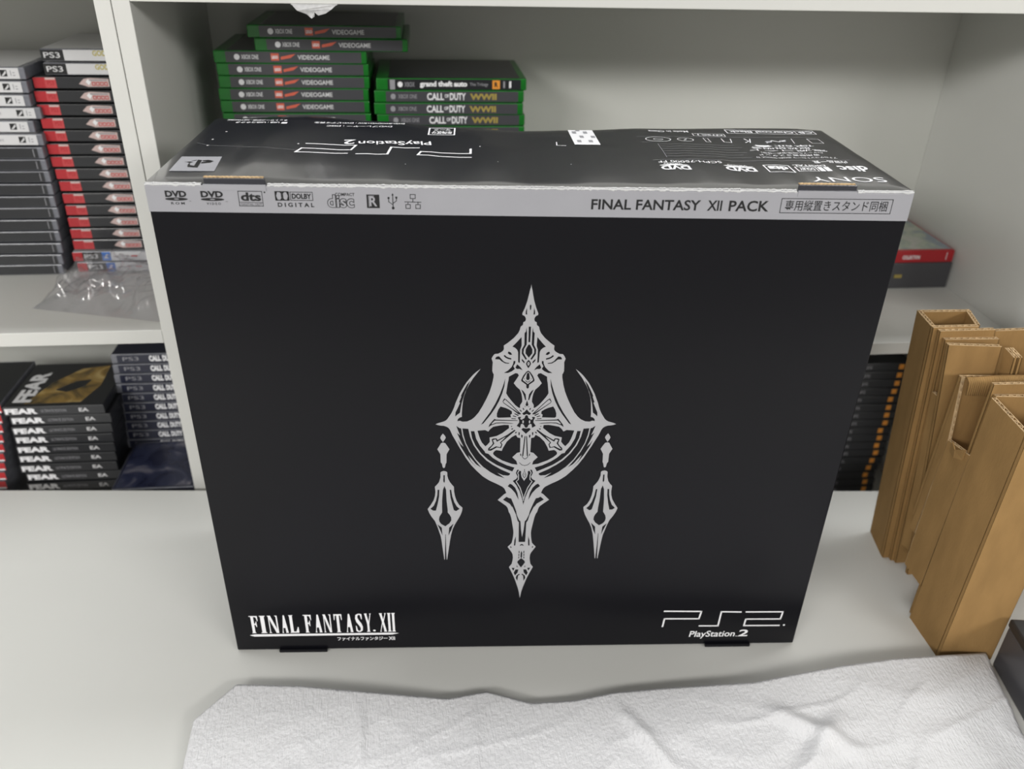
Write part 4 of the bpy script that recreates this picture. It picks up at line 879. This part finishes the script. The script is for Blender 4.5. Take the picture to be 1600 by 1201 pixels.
ins2 = empty('cardboard_insert', (0.72, -0.03, 0), 0, 'brown corrugated cardboard insert nearest the camera, beside the white foam sheet', 'cardboard packing')
O2 = Vector((0.72, -0.03, 0))
bd('tube_wall', ins2, O2, (.6955, -.0088, 0), (.6955, -.0600, 0), (.6985, -.0600, .2665), (.6985, -.0088, .2715), (T, 0, 0))
bd('tube_wall', ins2, O2, (.6955, -.0645, 0), (.7487, -.0700, 0), (.7560, -.0680, .2650), (.6985, -.0645, .2660), (0, T, 0))
bd('tube_wall', ins2, O2, (.6995, -.0088, 0), (.7520, -.0130, 0), (.7580, -.0130, .2720), (.7025, -.0088, .2725), (0, T, 0))
bd('tube_wall', ins2, O2, (.7487, -.0650, 0), (.7520, -.0140, 0), (.7580, -.0140, .2700), (.7555, -.0640, .2650), (-T, 0, 0))
bd('sheet', ins2, O2, (.6995, -.0045, 0.0), (.7700, -.0045, 0.0), (.7760, -.0045, .2815), (.7000, -.0045, .2825), (0, T * .8, 0))
# lower skirt of the left wall with the notch, and torn flap
bd('side_wing', ins2, O2, (.6960, .0250, 0.0445), (.6955, -.0088, 0.0445), (.6978, -.0088, .2080), (.6974, .0265, .2030), (T * .8, 0, 0))
mb = MB(); hexl = [(.6972, .0265, .160), (.6972, .0365, .160), (.6985, .0365, .160), (.6985, .0265, .160)]
bd('sheet', ins2, O2, (.6972, .0365, 0.10), (.8600, .0365, 0.0), (.8600, .0365, .2600), (.6985, .0365, .2665), (0, T, 0))
bd('side_wing', ins2, O2, (.6965, .0360, 0.085), (.6965, .0270, 0.085), (.6972, .0250, .2030), (.6985, .0365, .2660), (T * .8, 0, 0))
# folded lip on the top of the sheet
mb = MB(); prev = None
for i in range(31):
    f = i / 30; x = .6995 + f * 0.062 - .72
    w_ = 0.0035 * max(0, math.sin((f - .25) * 4.2)) if f > .25 else 0
    cur = [(x, .0325 + .03, .2680 + w_ * .3), (x, .0300 + .03 - w_, .2690 + w_ * .6), (x, .0262 + .03 - w_ * 1.2, .2665 + w_ * .3), (x, .0250 + .03 - w_, .2540 - 0.002 * f)]
    if prev: mb.add(prev + cur, [(0, 4, 5, 1), (1, 5, 6, 2), (2, 6, 7, 3)])
    prev = cur
lp_ = mb.build('folded_lip', CM, ins2, smooth=True)
sm = lp_.modifiers.new('thick', 'SOLIDIFY'); sm.thickness = 0.0015
mb = MB(); mb.add([(.6968 - .72, .0165 + .03, .207), (.6950 - .72, .008 + .03, .204), (.6945 - .72, -.0060 + .03, .213), (.6965 - .72, -.004 + .03, .200), (.6950 - .72, .006 + .03, .196), (.6968 - .72, .016 + .03, .196)], [(0, 1, 5), (1, 4, 5), (1, 2, 3, 4)])
tf = mb.build('torn_flap', M['card'], ins2); sm = tf.modifiers.new('thick', 'SOLIDIFY'); sm.thickness = 0.0012

# dark box at the right edge
db = empty('storage_box', (0.746, -0.076, 0), math.radians(-99 + 90), 'matte black box on the table at the right edge, beside the foam sheet', 'box')
mb = MB(); mb.bbox(0, -0.22, 0, 0.26, 0, 0.052, 0.002); mb.build('box_base', M['label_grey'], db)
mb = MB(); mb.bbox(-0.001, -0.221, 0.0525, 0.261, 0.001, 0.062, 0.002); mb.build('box_lid', M['label_black'], db)

# ------------------------------------------------------------------ white foam sheet in front
m = bpy.data.materials.new('foam_wrap'); m.use_nodes = True; nt = m.node_tree; b = nt.nodes['Principled BSDF']
b.inputs['Base Color'].default_value = (0.66, 0.658, 0.668, 1); b.inputs['Roughness'].default_value = 0.38; b.inputs['Specular IOR Level'].default_value = 0.5
tc = nt.nodes.new('ShaderNodeTexCoord'); mp = nt.nodes.new('ShaderNodeMapping'); mp.inputs['Scale'].default_value = (1, 0.16, 1); mp.inputs['Rotation'].default_value = (0, 0, 0.12)
nz = nt.nodes.new('ShaderNodeTexNoise'); nz.inputs['Scale'].default_value = 520; nz.inputs['Detail'].default_value = 2
nz2 = nt.nodes.new('ShaderNodeTexNoise'); nz2.inputs['Scale'].default_value = 260; nz2.inputs['Detail'].default_value = 3
ad = nt.nodes.new('ShaderNodeMath'); ad.operation = 'ADD'
bp = nt.nodes.new('ShaderNodeBump'); bp.inputs['Strength'].default_value = 0.75; bp.inputs['Distance'].default_value = 0.0012
nt.links.new(tc.outputs['Object'], mp.inputs[0]); nt.links.new(mp.outputs[0], nz.inputs['Vector']); nt.links.new(tc.outputs['Object'], nz2.inputs['Vector'])
nt.links.new(nz.outputs['Fac'], ad.inputs[0]); nt.links.new(nz2.outputs['Fac'], ad.inputs[1]); nt.links.new(ad.outputs[0], bp.inputs['Height']); nt.links.new(bp.outputs[0], b.inputs['Normal'])
M['foam'] = m
BE = [(-.0215, -.0870, .010), (.0086, -.0480, .008), (.069, -.0565, .010), (.1222, -.0668, .010), (.2047, -.0795, .007), (.2409, -.0735, .006), (.2812, -.0900, .006), (.3228, -.0910, .007), (.3602, -.0860, .008), (.4095, -.0855, .009), (.4946, -.0885, .012), (.5215, -.0850, .013), (.5870, -.0790, .016), (.6400, -.0750, .016), (.7060, -.0740, .015), (.7400, -.0700, .010)]
acc = [0]
for p, q in zip(BE[:-1], BE[1:]): acc.append(acc[-1] + math.hypot(q[0] - p[0], q[1] - p[1]))
def bedge(u_):
    s_ = u_ * acc[-1]
    for k in range(len(BE) - 1):
        if s_ <= acc[k + 1] + 1e-9:
            f = (s_ - acc[k]) / (acc[k + 1] - acc[k]); return Vector(BE[k]).lerp(Vector(BE[k + 1]), f)
    return Vector(BE[-1])
mb = MB(); NX, NY = 260, 110; vs = []
for j in range(NY + 1):
    v = j / NY
    for i in range(NX + 1):
        u_ = i / NX; bpnt = bedge(u_)
        fx = 0.000 + u_ * 0.655; fy = -0.36 - 0.01 * u_
        x = bpnt.x + (fx - bpnt.x) * v; y = bpnt.y + (fy - bpnt.y) * v
        x += 0.006 * math.sin(v * math.pi) * (u_ - .5) * 2
        z = bpnt.z * math.exp(-v * 5) + 0.0035 * (1 - math.exp(-v * 5))
        q = Vector((x * 9, y * 14, 0.3))
        rr = 1 - min(1, abs(noise.noise(q)) * 3.2); rr2 = 1 - min(1, abs(noise.noise(Vector((x * 5 + y * 12, y * 20 - x * 9, 7)))) * 4)
        edge = min(1, v * 7) * (0.35 + .65 * min(1, abs(u_ - 0.0) * 3))
        amp = 0.6 + 1.2 * max(0, u_ - .45)
        z += (0.0014 * rr ** 2 + 0.0016 * rr2 ** 3) * edge * amp + 0.0035 * (noise.noise(Vector((x * 5, y * 7, 2))) + .4) * edge
        for cx, cy, dx_, dy_, wd, am in ((.125, -.075, .02, -.6, .004, .003), (.36, -.10, .45, -.9, .006, .005), (.50, -.12, .8, -.6, .008, .006), (.56, -.13, -.7, -.7, .009, .006), (.23, -.1, -.1, -1, .005, .0025)):
            L_ = math.hypot(dx_, dy_); ex, ey = dx_ / L_, dy_ / L_; px, py = x - cx, y - cy
            t_ = px * ex + py * ey; n_ = -px * ey + py * ex
            if -0.01 < t_ < 0.09: z += am * math.exp(-(n_ / wd) ** 2) * math.sin(math.pi * (t_ + .01) / .10) * min(1, v * 10)
        z += 0.0006 * math.sin(x * 900 + 6 * noise.noise(Vector((x * 8, y * 8, 1)))) * (0.25) * (1 if u_ < .5 else .4)
        vs.append((x, y, max(0.0008, z)))
fs = [(j * (NX + 1) + i + NX + 1, j * (NX + 1) + i + NX + 2, j * (NX + 1) + i + 1, j * (NX + 1) + i) for j in range(NY) for i in range(NX)]
mb.add(vs, fs); sh = mb.build('foam_sheet', M['foam'], smooth=True)
sm = sh.modifiers.new('thick', 'SOLIDIFY'); sm.thickness = 0.0005; sm.offset = 1
tag(sh, 'white wrinkled foam wrapping sheet spread in front of the black carton', 'foam sheet')
